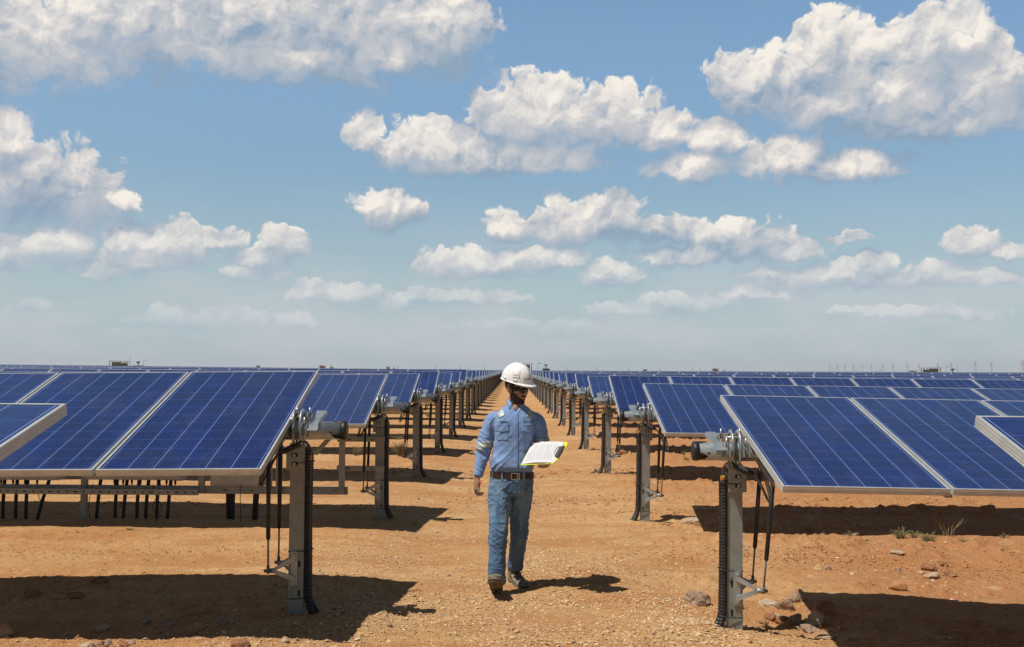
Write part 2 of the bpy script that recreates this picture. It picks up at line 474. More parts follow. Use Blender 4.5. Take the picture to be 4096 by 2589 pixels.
    # rocks and clods
    for nm, a, b in (('rock_tan', (0.36, 0.25, 0.16), (0.52, 0.40, 0.28)), ('rock_red', (0.26, 0.11, 0.055), (0.40, 0.21, 0.12)),
                     ('rock_grey', (0.25, 0.165, 0.11), (0.44, 0.31, 0.21)), ('clod', (0.38, 0.18, 0.08), (0.50, 0.26, 0.12))):
        t = NT(nm); p = t.obj()
        c = t.MIX(t.MAP(t.noise(p, 14, 6, 0.65), 0.3, 0.7), a, b)
        c = t.MIX(t.MAP(t.noise(p, 60, 4, 0.6), 0.55, 0.75, 0, 0.6), c, tuple(x * .6 for x in a))
        t.set(Base_Color=c, Roughness=0.92)
        t.b.inputs['Specular IOR Level'].default_value = 0.2
        t.bump(t.noise(p, 50, 6, 0.7), 0.01)
    simple('grass_green', (0.13, 0.17, 0.05), 0.7, 0, 0.25, 8)
    simple('grass_dry', (0.36, 0.30, 0.15), 0.8, 0, 0.25, 8)
    simple('twig_dry', (0.30, 0.20, 0.10), 0.8, 0, 0.25, 8)
    simple('leaf_green', (0.09, 0.19, 0.03), 0.6, 0, 0.25, 8)
make_mats()
G = MATS

# ---------------------------------------------------------------- terrain height
_prm = np.random.RandomState(5).rand(256, 256).astype(np.float32)
def vnoise(x, y, seed=0):
    x = np.asarray(x, dtype=np.float64) + seed * 17.31; y = np.asarray(y, dtype=np.float64) + seed * 9.77
    xi = np.floor(x).astype(np.int64); yi = np.floor(y).astype(np.int64)
    fx = x - xi; fy = y - yi
    fx = fx * fx * (3 - 2 * fx); fy = fy * fy * (3 - 2 * fy)
    a = _prm[xi & 255, yi & 255]; b = _prm[(xi + 1) & 255, yi & 255]
    c = _prm[xi & 255, (yi + 1) & 255]; d = _prm[(xi + 1) & 255, (yi + 1) & 255]
    return (a + (b - a) * fx) * (1 - fy) + (c + (d - c) * fx) * fy - 0.5
def fbm(x, y, sc, oct=4, seed=0, g=0.5):
    r = 0; a = 1.0
    for i in range(oct):
        r = r + a * vnoise(x * sc, y * sc, seed + i * 3); a *= g; sc *= 2.03
    return r
def sst(x, a, b):
    t = np.clip((x - a) / (b - a), 0, 1); return t * t * (3 - 2 * t)
def gauss(x, y, cx, cy, rx, ry):
    return np.exp(-(((x - cx) / rx) ** 2 + ((y - cy) / ry) ** 2))
def base_h(x, y):
    z = 0.05 * sst(-x, 0.6, 1.6) + 0.10 * sst(x, -0.5, 2) * sst(y, 8.5, 20) + 0.03 * sst(y, 9, 20)
    z = z - 0.035 * sst(x, 0.8, 1.5) * (1 - sst(y, 8, 11)) - 0.11 * sst(x, 2.7, 4.6) * (1 - sst(y, 9, 12)) - 0.04 * sst(-x, 3.0, 4.2) * (1 - sst(y, 8.8, 11))
    return z
def ground_h(x, y):
    x = np.asarray(x, dtype=np.float64); y = np.asarray(y, dtype=np.float64)
    near = 1 - sst(y, 30, 120)
    z = base_h(x, y)
    rough = 0.35 + 0.9 * sst(x, 1.1, 2.0) + 0.25 * sst(-x, 1.2, 1.8) - 0.25 * sst(-x, 2.0, 2.6)
    z = z + near * (0.022 * fbm(x, y, 0.8, 3, 1) + 0.026 * rough * fbm(x, y, 4.0, 4, 2))
    # clods: sharp lumps in bands running along the rows
    band = sst(fbm(x * 0.25, y * 1.1, 1.0, 3, 9), 0.02, 0.28)
    ph = ((y - 8.7) / 4.6) % 1.0
    rut = np.exp(-((ph - 0.42) / 0.10) ** 2) + 0.8 * np.exp(-((ph - 0.02) / 0.06) ** 2)
    lump = np.maximum(fbm(x, y, 8.0, 3, 4), 0) ** 1.2
    amp = 0.10 * (0.25 + sst(x, 1.0, 1.9) * 1.2 + 0.25 * sst(-x, 1.3, 2.0)) * np.clip(rut + 0.5 * band, 0, 1.3)
    z = z + near * amp * lump
    z = z + near * 0.035 * sst(x, 1.2, 2.2) * (np.exp(-((ph - 0.36) / 0.06) ** 2) - 0.8 * np.exp(-((ph - 0.24) / 0.06) ** 2))
    fine = np.abs(fbm(x, y, 22.0, 2, 6))
    z = z + near * 0.020 * (0.45 + 0.9 * band) * fine
    # piled gravel and the hollow round the nearest right post, small heap by the left one
    z = z + 0.06 * gauss(x, y, 1.28, 7.15, 0.30, 0.40) - 0.07 * gauss(x, y, 1.85, 7.55, 0.30, 0.25) + 0.05 * gauss(x, y, -1.05, 7.15, 0.3, 0.45)
    z = z + 0.05 * gauss(x, y, 1.15, 7.95, 0.16, 0.14)
    for k in range(2, 8):
        yy = 7.25 + 4.6 * (k - 1)
        for sx in (-1.2, 1.3):
            z = z + 0.03 * gauss(x, y, sx, yy + 0.1, 0.28, 0.35)
    return z
def gh(x, y):
    return float(ground_h(np.array([x]), np.array([y]))[0])

def axis(fine0, fine1, step, far, grow):
    a = list(np.arange(fine0, fine1, step)); s = step
    while a[-1] < far: s *= grow; a.append(a[-1] + s)
    return a
def build_ground():
    right = axis(0, 4.6, 0.028, 4300, 1.09); xs = np.array([-v for v in right[:0:-1]] + right)
    back = [6.0]; s = 0.03
    while back[-1] > -60: s *= 1.25; back.append(back[-1] - s)
    ys = []; y = 6.0
    while y < 6800:
        ys.append(y); y += 0.026 if y < 9 else 0.026 * (y / 9) ** 1.6
    ys = np.array(back[:0:-1] + ys)
    X, Y = np.meshgrid(xs, ys)
    Z = ground_h(X, Y)
    nx, ny = len(xs), len(ys)
    me = bpy.data.meshes.new('ground')
    co = np.stack([X.ravel(), Y.ravel(), Z.ravel()], 1).astype(np.float32)
    i = np.arange(nx * ny).reshape(ny, nx)
    q = np.stack([i[:-1, :-1], i[:-1, 1:], i[1:, 1:], i[1:, :-1]], -1).reshape(-1, 4).astype(np.int32)
    me.vertices.add(len(co)); me.vertices.foreach_set('co', co.ravel())
    me.loops.add(q.size); me.loops.foreach_set('vertex_index', q.ravel())
    me.polygons.add(len(q)); me.polygons.foreach_set('loop_start', np.arange(0, q.size, 4, dtype=np.int32))
    me.polygons.foreach_set('loop_total', np.full(len(q), 4, dtype=np.int32))
    me.polygons.foreach_set('use_smooth', np.ones(len(q), dtype=bool))
    me.materials.append(G['soil'])
    me.update(); me.validate()
    print('ground verts', len(co))
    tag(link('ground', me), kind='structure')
build_ground()

# ---------------------------------------------------------------- gravel, one mass of chips
def build_gravel():
    rs = np.random.RandomState(3)
    n = 0; pts = []
    def spot(m, fx, fy, size0, size1, keep):
        nonlocal pts
        x = fx(m); y = fy(m)
        k = rs.rand(m) < keep(x, y)
        x, y = x[k], y[k]
        s = size0 + (size1 - size0) * rs.rand(len(x)) ** 3.2
        pts.append(np.stack([x, y, s], 1))
    def mask(x, y):
        m = 0.16 + 0.84 * sst(fbm(x, y, 0.9, 3, 21), -0.02, 0.25)
        m = np.maximum(m, 0.9 * np.exp(-((np.abs(x) - 1.15) / 0.28) ** 2))
        return m * (1 - 0.82 * sst(-x, 1.7, 2.2) * (y > 8.3))
    u = lambda m: rs.rand(m)
    # screen-even density: y drawn as 1/y
    yy = lambda m: 1 / (1 / 6.2 + (1 / 30 - 1 / 6.2) * rs.rand(m))
    cols = {}
    def fy(m): cols['y'] = yy(m); return cols['y']
    m = 44000
    y = yy(m); x = (rs.rand(m) * 2 - 1) * 0.52 * y; x = np.clip(x, -6, 6)
    k = rs.rand(m) < mask(x, y)
    s = 0.0045 + 0.014 * rs.rand(m) ** 4
    pts.append(np.stack([x, y, s * (1 + 0.02 * (y - 7))], 1)[k])
    m = 46000
    y = yy(m); x = rs.normal(0, 0.75, m)
    k = rs.rand(m) < mask(x, y)
    s = 0.004 + 0.012 * rs.rand(m) ** 4
    pts.append(np.stack([x, y, s * (1 + 0.02 * (y - 7))], 1)[k])
    for cx, cy, rx, ry, mm in ((1.25, 7.12, 0.26, 0.32, 1500), (-1.08, 7.2, 0.28, 0.5, 1100), (1.1, 7.95, 0.22, 0.12, 420), (0.95, 6.75, 0.4, 0.2, 260)):
        x = rs.normal(cx, rx, mm); y = rs.normal(cy, ry, mm)
        pts.append(np.stack([x, y, 0.005 + 0.015 * rs.rand(mm) ** 3], 1))
    P = np.concatenate(pts); P = P[(P[:, 1] > 6.0)]
    z = ground_h(P[:, 0], P[:, 1])
    base = np.array([(1, 0, 0), (.3, .95, 0), (-.8, .6, 0), (-.8, -.6, 0), (.3, -.95, 0), (.15, .1, .75), (-.2, -.15, .7), (0, 0, -.5)])
    tri = [(0, 1, 5), (1, 2, 5), (2, 6, 5), (2, 3, 6), (3, 4, 6), (4, 5, 6), (4, 0, 5), (1, 0, 7), (2, 1, 7), (3, 2, 7), (4, 3, 7), (0, 4, 7)]
    N = len(P)
    b = base[None] + rs.uniform(-.25, .25, (N, 8, 3))
    b *= np.stack([rs.uniform(.7, 1.3, N), rs.uniform(.45, 1.0, N), rs.uniform(.35, .9, N)], 1)[:, None]
    a = rs.rand(N) * 6.283; ca, sa = np.cos(a), np.sin(a)
    tx = rs.normal(0, .25, N)
    bx = b[..., 0] * ca[:, None] - b[..., 1] * sa[:, None]; by = b[..., 0] * sa[:, None] + b[..., 1] * ca[:, None]
    bz = b[..., 2] + bx * tx[:, None]
    s = P[:, 2][:, None]
    v = np.stack([P[:, 0][:, None] + bx * s, P[:, 1][:, None] + by * s, z[:, None] + bz * s + s * 0.12], -1).reshape(-1, 3)
    t = (np.array(tri)[None] + (np.arange(N) * 8)[:, None, None]).reshape(-1, 3)
    me = bpy.data.meshes.new('gravel')
    me.from_pydata(v.tolist(), [], t.tolist())
    me.materials.append(G['pebble'])
    tag(link('gravel', me), 'pale tan stone chips strewn over the orange soil', 'gravel', kind='stuff')
    print('pebbles', N)
build_gravel()

# ---------------------------------------------------------------- tracker prototypes
PITCH = 1.009; PW = 0.989; PL = 1.956; PT = 0.04
AX = 0.125                       # panel plane above the tube axis
def panel_meshes(side):
    m = MB()
    hw, hl = PW / 2, PL / 2; lip = 0.0125
    z0 = AX - PT; z1 = AX
    # outer walls and top lip of the frame as one ring, with an inward bottom flange
    def ring(o, i, za, zb):
        (ox, oy), (ix, iy) = o, i
        O = [(-ox, -oy), (ox, -oy), (ox, oy), (-ox, oy)]; I = [(-ix, -iy), (ix, -iy), (ix, iy), (-ix, iy)]
        vs = [(x, y, za) for x, y in O] + [(x, y, zb) for x, y in O] + [(x, y, za) for x, y in I] + [(x, y, zb) for x, y in I]
        fs = []
        for k in range(4):
            j = (k + 1) % 4
            fs += [(k, j, 4 + j, 4 + k), (4 + k, 4 + j, 12 + j, 12 + k), (8 + j, 8 + k, 12 + k, 12 + j), (j, k, 8 + k, 8 + j)]
        m.add(vs, fs)
    ring((hw, hl), (hw - lip, hl - lip), z0 + 0.003, z1)
    ring((hw + 0.0012, hl + 0.0012), (hw - 0.03, hl - 0.03), z0, z0 + 0.003)
    for zz in (z0 + 0.012, z0 + 0.024):       # shallow extrusion ribs
        ring((hw + 0.0012, hl + 0.0012), (hw - 0.004, hl - 0.004), zz, zz + 0.0022)
    # rail under the joint to the next module, lengthened to block light through it
    m.box((side * (hw + .010), 0, z0 - .014), (.044, PL - .06, .024), mat=1)
    frame = m.mesh('panel_frame', [G['alu_frame'], G['galvanised']])
    me = bpy.data.meshes.new('panel_glass')
    gx, gy = hw - lip + 0.001, hl - lip + 0.001
    zt = z1 - 0.002; zb = z1 - 0.007
    vs = [(-gx, -gy, zt), (gx, -gy, zt), (gx, gy, zt), (-gx, gy, zt), (-gx, -gy, zb), (gx, -gy, zb), (gx, gy, zb), (-gx, gy, zb)]
    me.from_pydata(vs, [], [(0, 1, 2, 3), (7, 6, 5, 4)])
    uvl = me.uv_layers.new(name='UVMap')
    e = 0.11
    for i, (a, b) in enumerate([(-e, -e), (6 + e, -e), (6 + e, 12 + e), (-e, 12 + e)]): uvl.data[i].uv = (a, b)
    me.materials.append(G['solar_glass']); me.materials.append(G['backsheet'])
    me.polygons[1].material_index = 1
    return frame, me
FRAMES = {}
FRAMES[-1], GLASS_ME = panel_meshes(-1)
FRAMES[1], _g = panel_meshes(1)

def bolt(m, c, axis='y', r=0.011, l=0.02):
    c = Vector(c); d = {'x': Vector((1, 0, 0)), 'y': Vector((0, 1, 0)), 'z': Vector((0, 0, 1))}[axis]
    m.tube([c - d * l / 2, c + d * l / 2], r, 6, smooth=False)
    m.tube([c - d * l * .8, c + d * l * .8], r * .45, 8)

def end_post(side, level, z_tube, gz):
    """objects of one tracker end; origin at the post foot on the ground, x outward = away from the aisle"""
    s = side; P = {}
    H = z_tube - gz                # tube axis above the ground
    pt = H - 0.14                  # post top
    # post: open sigma section, web towards the aisle walker
    m = MB(s)
    w, d, t = 0.104, 0.07, 0.005
    prof = [(-w/2, -d/2), (w/2, -d/2), (w/2, d/2), (w/2 - .03, d/2), (w/2 - .03, d/2 - t), (w/2 - t, d/2 - t), (w/2 - t, -d/2 + t),
            (-w/2 + t, -d/2 + t), (-w/2 + t, d/2 - t), (-w/2 + .03, d/2 - t), (-w/2 + .03, d/2), (-w/2, d/2)]
    m.extrude([(x, y, -0.35) for x, y in prof], (0, 0, pt + 0.35))
    if level == 0:
        for zz in (0.29 * H, 0.135 * H, 0.9 * H - .02, 0.9 * H - .12):
            m.box((-.022, -d/2 - .0006, zz), (0.014, 0.003, 0.04), mat=1)
    P['post'] = m.mesh('post', [G['galvanised'], G['hole']])
    # head bracket
    m = MB(s)
    m.box((.012, -d/2 - .008, pt - .05), (0.122, 0.008, 0.16), bev=.003)
    m.box((.075, -d/2 + .02, pt - .05), (0.008, 0.06, 0.16), bev=.003)
    m.box((.012, d/2 + .008, pt - .05), (0.122, 0.008, 0.16), bev=.003)
    m.box((.012, 0, pt + .034), (0.12, 0.11, 0.008), bev=.003)
    if level < 2:
        P['bracket_bolt'] = []
        for xx, zz in ((.02, pt - .025), (.02, pt - .085)):
            m.box((xx, -d/2 - .0125, zz), (0.04, 0.003, 0.026), mat=1)
            bm_ = MB(s); bolt(bm_, (xx, -d/2 - .02, zz)); P['bracket_bolt'].append(bm_.mesh('bolt', G['bolt']))
    P['head_bracket'] = m.mesh('head_bracket', [G['galvanised'], G['hole']])
    # bearing hoops: two tall arched bands across the tube, with a bridge pin
    def hoop(x):
        m = MB(s)
        pts = []
        zc = H + 0.03
        for k in range(0, 13):
            a = math.pi * k / 12
            pts.append((x, -math.cos(a) * 0.088, zc + math.sin(a) * 0.105))
        pts = [(x, -0.052, pt + .03), (x, -0.062, pt + .075)] + pts + [(x, 0.062, pt + .075), (x, 0.052, pt + .03)]
        m.tube(pts, [(0.018, 0.010)] * len(pts), 10)
        return m.mesh('bearing_hoop', G['zinc_tube'])
    P['hoop_a'] = hoop(-0.022); P['hoop_b'] = hoop(0.028)
    m = MB(s)
    m.tube([(-.07, -.02, H + .098), (.1, -.02, H + .098)], 0.010, 8)
    P['bearing_pin'] = m.mesh('bearing_pin', G['bolt'])
    m = MB(s); m.box((0.003, 0, pt + .045), (0.11, 0.075, 0.02), bev=.004); P['bearing_plate'] = m.mesh('bearing_plate', G['bolt'])
    # dampers: two black struts from the arm of the tube to a bracket on the post
    if level < 2:
        for nm, yb, yt, in (('front', -0.15, -0.44), ('rear', 0.17, -0.10)):
            zb, ztp = 0.27 * H, (H - .175 if nm == 'front' else H - .095)
            a = Vector((.165, yb, zb)); b = Vector((.158 if s > 0 else .108, yt, ztp)); c = a.lerp(b, 0.30)
            m = MB(s); m.tube([c, c.lerp(b, .02), b], [0.0125, 0.0145, 0.0145], 14)
            m.tube([b, b + Vector((0, .012, .02))], 0.008, 8)
            r_ = MB(s); r_.tube([a, c.lerp(b, .02)], 0.0065, 10); r_.tube([a - (b - a) * .02, a + (b - a) * .045], 0.011, 10); r_.tube([a + Vector((-.03, 0, 0)), a + Vector((.028, 0, 0))], 0.011, 8)
            P['damper_' + nm] = m.mesh('damper', G['black_plastic']); P['rod_' + nm] = r_.mesh('damper_rod', G['mast'])
        # arm below the tube that carries the damper heads
        m = MB(s); m.box((.158 if s > 0 else .108, -.21, H - .105), (.012, .52, .04), Matrix.Rotation(R(14), 3, 'X'), bev=.003)
        P['damper_arm'] = m.mesh('damper_arm', G['galvanised'])
        # cast bracket: plate on the post, two converging ribs
        for nm, yy, tip in (('front', -d/2 - .009, -.15), ('rear', d/2 + .009, .17)):
            m = MB(s)
            z0, z1 = .175 * H, .36 * H
            m.box((.012, yy, (z0 + z1) / 2), (.05, .012, z1 - z0), bev=.005)
            T = (.142, tip * .92, .27 * H)
            for zz, sg in ((z1 - .045, 1), (z0 + .045, -1)):
                a = Vector((.0, yy - .004 * (1 if yy < 0 else -1), zz)); b = Vector(T)
                n_ = Vector((0, 0, 1))
                vs = []
                for p_, h_, w_ in ((a, .020, .010), (a.lerp(b, .5), .016, .008), (b, .010, .010)):
                    for dx, dz in ((-1, -1), (1, -1), (1, 1), (-1, 1)):
                        vs.append(p_ + Vector((0, dx * w_, dz * h_)))
                fs = [(0, 1, 2, 3), (11, 10, 9, 8)] + [(4*i+k, 4*i+(k+1)%4, 4*i+4+(k+1)%4, 4*i+4+k) for i in range(2) for k in range(4)]
                m.add(vs, fs)
                m.extrude([tuple(a), tuple(a.lerp(b, .96)), tuple(a.lerp(b, .55) + Vector((0, 0, .012 * sg)))], (0, .004, 0))
            m.tube([Vector(T) + Vector((-.02, 0, 0)), Vector(T) + Vector((.022, 0, 0))], 0.016, 12)
            for zz in (z0 + .025, z1 - .025): bolt(m, (.012, yy + (-.01 if yy < 0 else .01), zz), r=.012, l=.018)
            P['bracket_' + nm] = m.mesh('damper_bracket', G['zinc_tube'])
    # corrugated conduits on the aisle side
    def conduit(xo, yo, r, top, flare, cor):
        m = MB(s)
        z = top; pts = []; rad = []
        n = int((top + .05) / (0.011 if cor else 0.12))
        for i in range(n + 1):
            f = i / n; zz = top + (-.06 - top) * f
            k = max(0, (0.17 - zz) / 0.2)
            lean = (0.022 * math.sin(f * 3.0 + xo * 30))
            pts.append((xo - lean * .35 - flare * min(k, 1.1) ** 1.8, yo - .02 * min(k, 1) ** 1.5, zz))
            rad.append(r if (not cor or i % 2) else r * 0.84)
        m.tube(pts, rad, 14, smooth=not cor)
        return m.mesh('conduit', G['black_plastic'])
    cor = level == 0
    P['conduit_a'] = conduit(-.079, -.030, .024, pt - .045 if s > 0 else pt + .01, .075, cor)
    if level < 2: P['conduit_b'] = conduit(-.083, .022, .023, pt - .015, .11, cor)
    if level < 2:
        m = MB(s); m.tube([(-.079, -.030, pt - .06), (-.082, -.032, pt - .02)], [.02, .017], 8)
        P['foam_plug'] = m.mesh('foam_plug', G['foam'])
        for ti, zz in enumerate((.11 * H, .36 * H, .83 * H)):
            m = MB(s)
            pts = [(-.108, -.03, zz + .012), (-.09, -.058, zz + .008), (-.04, -.05, zz), (.054, -.040, zz - .006), (.058, 0, zz - .006), (.05, .045, zz), (-.08, .048, zz + .008), (-.108, .02, zz + .012), (-.108, -.03, zz + .012)]
            m.tube(pts, 0.0032, 5, cap=False)
            P['cable_tie%d' % ti] = m.mesh('cable_tie', G['black_cable'])
        # spiral-wrapped cable bundle at the head and loops towards the panels
        m = MB(s)
        a = Vector((-.03, -.075, pt + .065)); b = Vector((.115, -.085, pt + .0))
        pts = []
        for i in range(161):
            f = i / 160; c = a.lerp(b, f) + Vector((0, 0, -.012 * math.sin(f * math.pi)))
            an = f * 12 * 2 * math.pi
            pts.append(c + Vector((0, math.cos(an) * .015, math.sin(an) * .015)))
        m.tube(pts, 0.0052, 5)
        P['spiral_wrap'] = m.mesh('spiral_wrap', G['black_cable'])
        m = MB(s)
        for q in range(3):
            o = q * .010
            path = [(-.079 + o*.5, -.03, pt - .03), (-.085 + o, -.045, pt + .03 + o), (-.06, -.06, pt + .062 + o*.4), (-.02, -.073, pt + .066), (.045, -.08, pt + .03 + o*.3), (.115, -.086, pt + .0 - o*.3),
                    (.16, -.09, pt - .06 - o), (.21, -.08, pt - .16 - o), (.235 + o, -.07, pt - .23), (.225 + o, -.06, pt - .15), (.20 + o, -.05, pt - .03), (.22 + o, -.04, pt + .06), (.27, -.03, pt + .10)]
            sm = []
            for i in range(len(path) - 1):
                p0, p1, p2, p3 = [Vector(path[max(0, min(len(path) - 1, j))]) for j in (i - 1, i, i + 1, i + 2)]
                for k in range(5):
                    u = k / 5
                    sm.append(0.5 * ((2 * p1) + (p2 - p0) * u + (2*p0 - 5*p1 + 4*p2 - p3) * u*u + (3*p1 - p0 - 3*p2 + p3) * u**3))
            m.tube(sm, 0.0045, 5)
        P['cable'] = m.mesh('cable', G['grey_cable'] if s > 0 else G['black_cable'])
    return P

def tube_mesh(side, x0, x1):
    m = MB(side); n = 20
    m.tube([(x0, 0, 0), (x1, 0, 0)], 0.063, 24)
    for bx in (x0 + .08,): m.box((bx, -.0625, -.01), (.014, .006, .014), mat=1)
    tb = m.mesh('torque_tube', [G['zinc_tube'], G['hole']])
    c = MB(side)
    c.tube([(x0 - .022, 0, 0), (x0 - .018, 0, 0), (x0 - .004, 0, 0), (x0 + .018, 0, 0)], [.056, .0645, .067, .067], 24)
    # lobed skirt of the plastic cap reaching along the tube
    for a0 in (-0.55, 1.55, 3.6):
        vs = []
        for rr in (.0635, .067):
            for k in range(9):
                a = a0 - .5 + k / 8.0; L = .018 + .055 * math.sin(math.pi * k / 8) ** .8
                for xx in (x0 + .012, x0 + L): vs.append((xx, -math.cos(a) * rr, math.sin(a) * rr))
        fs = []
        for k in range(8):
            fs += [(2*k, 2*k+1, 2*k+3, 2*k+2), (18+2*k, 18+2*k+2, 18+2*k+3, 18+2*k+1), (2*k+1, 18+2*k+1, 18+2*k+3, 2*k+3)]
        c.add(vs, fs, smooth=True)
    return tb, c.mesh('end_cap', G['black_plastic'])

def rail_meshes(side, tilt):
    """the empty module clamp on the tube end (flared strip) and the bolted clamps by the first module"""
    rot = Matrix.Rotation(tilt, 3, 'X')
    out = []
    m = MB(side)
    # flared strip: wide at both ends, waisted in the middle, with downturned sides
    st = [(-.20, .034), (-.17, .036), (-.06, .019), (.06, .019), (.17, .036), (.20, .034)]
    vs = []
    for y, w in st:
        for dx, dz in ((-w - .006, -.022), (-w, 0), (w, 0), (w + .006, -.022)):
            vs.append(rot @ Vector((dx, y, AX - .048 + dz)))
    fs = [(4*i+k, 4*i+k+1, 4*i+4+k+1, 4*i+4+k) for i in range(len(st) - 1) for k in range(3)]
    n = len(vs)
    vs += [v - rot @ Vector((0, 0, .003)) for v in vs]
    fs2 = [tuple(n + i for i in f[::-1]) for f in fs]
    m.add(vs, fs + fs2)
    out.append(m.mesh('mounting_rail', G['zinc_tube']))
    def clamp():
        m = MB(side)
        for yy in (-.10, .10):
            for xx in (-.018, .018):
                prof = [(xx, yy - .07, .02), (xx, yy - .05, AX - .045), (xx, yy + .02, AX - .035), (xx, yy + .07, .03), (xx, yy + .03, -.02)]
                m.extrude([tuple(rot @ Vector(p)) for p in prof], (.004, 0, 0))
            p = rot @ Vector((0.002, yy, AX - .04))
            m.tube([p - Vector((0, 0, .02)), p + Vector((0, 0, .045))], .006, 8, mat=1)
            m.tube([p + Vector((0, 0, .008)), p + Vector((0, 0, .022))], .013, 6, mat=1, smooth=False)
        return m.mesh('module_clamp', [G['galvanised'], G['bolt']])
    out.append(clamp())
    return out

ORD = ['first', 'second', 'third', 'fourth', 'fifth', 'sixth', 'seventh', 'eighth', 'ninth', 'tenth', 'eleventh', 'twelfth', 'thirteenth', 'fourteenth']
def row_y(side, k):
    L = [2.63, 7.29, 11.82, 16.3, 21.0, 25.7, 30.3, 34.9, 39.5, 44.1]
    Rr = [2.75, 7.22, 12.0, 16.65, 21.4, 25.9, 30.6, 35.1, 39.8, 44.4]
    a = L if side < 0 else Rr
    return a[k] if k < len(a) else a[-1] + 4.6 * (k - len(a) + 1)
def row_top(side, k):     # height of the module plane centre above the datum
    if side < 0: return {0: 1.375, 1: 1.43, 2: 1.425, 3: 1.42, 7: 1.475}.get(k, 1.42)
    return {0: 1.31, 1: 1.315, 2: 1.345, 3: 1.375, 4: 1.385, 5: 1.40, 6: 1.395}.get(k, 1.395)
YAW = {}
SLOPE = {(-1, 1): .0135, (1, 1): .011, (-1, 2): .006, (1, 2): .007}   # fall of the tube away from the aisle
PX = {-1: 1.465, 1: 1.525}           # end post from the aisle axis
EDGE = {-1: 1.500, 1: 1.61}          # first module edge
CAP = {-1: 1.155, 1: 1.262}          # tube end
proto_cache = {}
far_cache = {}
def tracker(side, k):
    y = row_y(side, k); zc = row_top(side, k)
    tilt = R({(-1, 1): 17.4, (1, 1): 14.6}.get((side, k), 15.6 + 1.6 * math.sin(k * 2.3 + side)))
    x0 = side * PX[side]
    zt = zc - math.cos(tilt) * AX
    gz = float(base_h(np.array([x0]), np.array([y]))[0]) + (0.0 if k > 1 else -0.02)
    side_w = 'left' if side < 0 else 'right'
    n_panels = int((0.5 * y + 3.0 - EDGE[side]) / PITCH) + 1
    n_panels = max(n_panels, 4)
    if k == 0: n_panels = 3
    yaw = R(YAW.get((side, k), 0))
    if k <= 13:
        desc = ['nearest the camera, only a corner of its top panel showing', 'with its big blue panels in the front of the picture',
                'directly behind the front row', ] 
        lab = {0: 'cropped tracker row of blue panels at the %s picture edge, closest to camera',
               1: 'large front tracker row of blue solar panels left of the worker' if side < 0 else 'large front tracker row of blue solar panels right of the worker'}.get(
            k, '%s tracker row of blue panels %%s of the aisle, counted from the front one' % ORD[k - 1])
        if '%s' in lab: lab = lab % side_w
    else:
        lab = 'distant tracker row of blue panels %s of the aisle, merging with its neighbours' % side_w
    yaw += R(.35 * math.sin(k * 5.7 + side)) if k > 2 else 0
    root = empty('solar_tracker', (x0, y, gz), yaw, lab, 'solar tracker', 'tracker rows %s of the aisle' % side_w)
    if k > 2: root.rotation_euler[0] = R(.7 * math.sin(k * 3.1)); root.rotation_euler[1] = R(.22 * math.sin(k * 4.3 + side))
    if k <= 3: level = 0
    elif k <= 8: level = 1
    elif k <= 26: level = 2
    else: level = 3
    H = round(zt - gz, 2); sl = SLOPE.get((side, k), 0.0)
    if k == 0:
        # only its module corner reaches into view: the tube ends under the modules, the post stands further out
        m = MB(side); m.tube([(.25, 0, zt - gz), (4.2, 0, zt - gz)], .063, 24); m.build('torque_tube', G['zinc_tube'], root)
        m = MB(side); m.box((2.2, 0, (zt - gz) / 2 - .2), (.104, .07, zt - gz + .2)); m.build('post', G['galvanised'], root)
    elif level < 3:
        if level == 2: H_ = 1.25
        else: H_ = H
        key = (side, level, H_)
        if key not in proto_cache: proto_cache[key] = end_post(side, level, H_, 0)
        P = proto_cache[key]
        names = {'post': 'post', 'head_bracket': 'head_bracket', 'hoop_a': 'bearing_hoop', 'hoop_b': 'bearing_hoop', 'bearing_pin': 'bearing_pin',
                 'conduit_a': 'conduit', 'conduit_b': 'conduit', 'cable_tie0': 'cable_tie', 'cable_tie1': 'cable_tie', 'cable_tie2': 'cable_tie', 'bearing_plate': 'bearing_plate', 'spiral_wrap': 'spiral_wrap', 'cable': 'cable', 'damper_arm': 'damper_arm',
                 'bracket_front': 'damper_bracket', 'bracket_rear': 'damper_bracket', 'damper_front': 'damper', 'damper_rear': 'damper'}
        dz = (zt - gz) - H_
        for kk, nm in names.items():
            if kk in P: link(nm, P[kk], root, (0, 0, dz))
        byname = {o.data.name: o for o in root.children}
        if level < 2:
            for q in P['bracket_bolt']: link('bolt', q, byname[P['head_bracket'].name])
            link('foam_plug', P['foam_plug'], byname[P['conduit_a'].name])
            link('damper_rod', P['rod_front'], byname[P['damper_front'].name]); link('damper_rod', P['rod_rear'], byname[P['damper_rear'].name])
        length = n_panels * PITCH
        kt = ('tube', side, level if k > 3 else k, n_panels if level < 2 else 0)
        tb, cap = tube_mesh(side, -(PX[side] - CAP[side]), EDGE[side] - PX[side] + length + .2)
        t_ = link('torque_tube', tb, root, (0, 0, zt - gz), (0, side * sl, 0)); link('end_cap', cap, t_)
        kr = ('rail', side, round(tilt, 2))
        if kr not in proto_cache: proto_cache[kr] = rail_meshes(side, tilt)
        ra, cl = proto_cache[kr]
        link('mounting_rail', ra, root, (side * -0.125, 0, zt - gz))
        link('module_clamp', cl, root, (side * (-0.075 if side > 0 else -.06), 0, zt - gz))
        link('module_clamp', cl, root, (side * (EDGE[side] - PX[side] - (.03 if side > 0 else .005)), 0, zt - gz))
        # further posts along the tube
        for px in np.arange(6.4, length, 6.4):
            if k <= 1: break
            link('post', P['post'], root, (side * px, 0, dz))
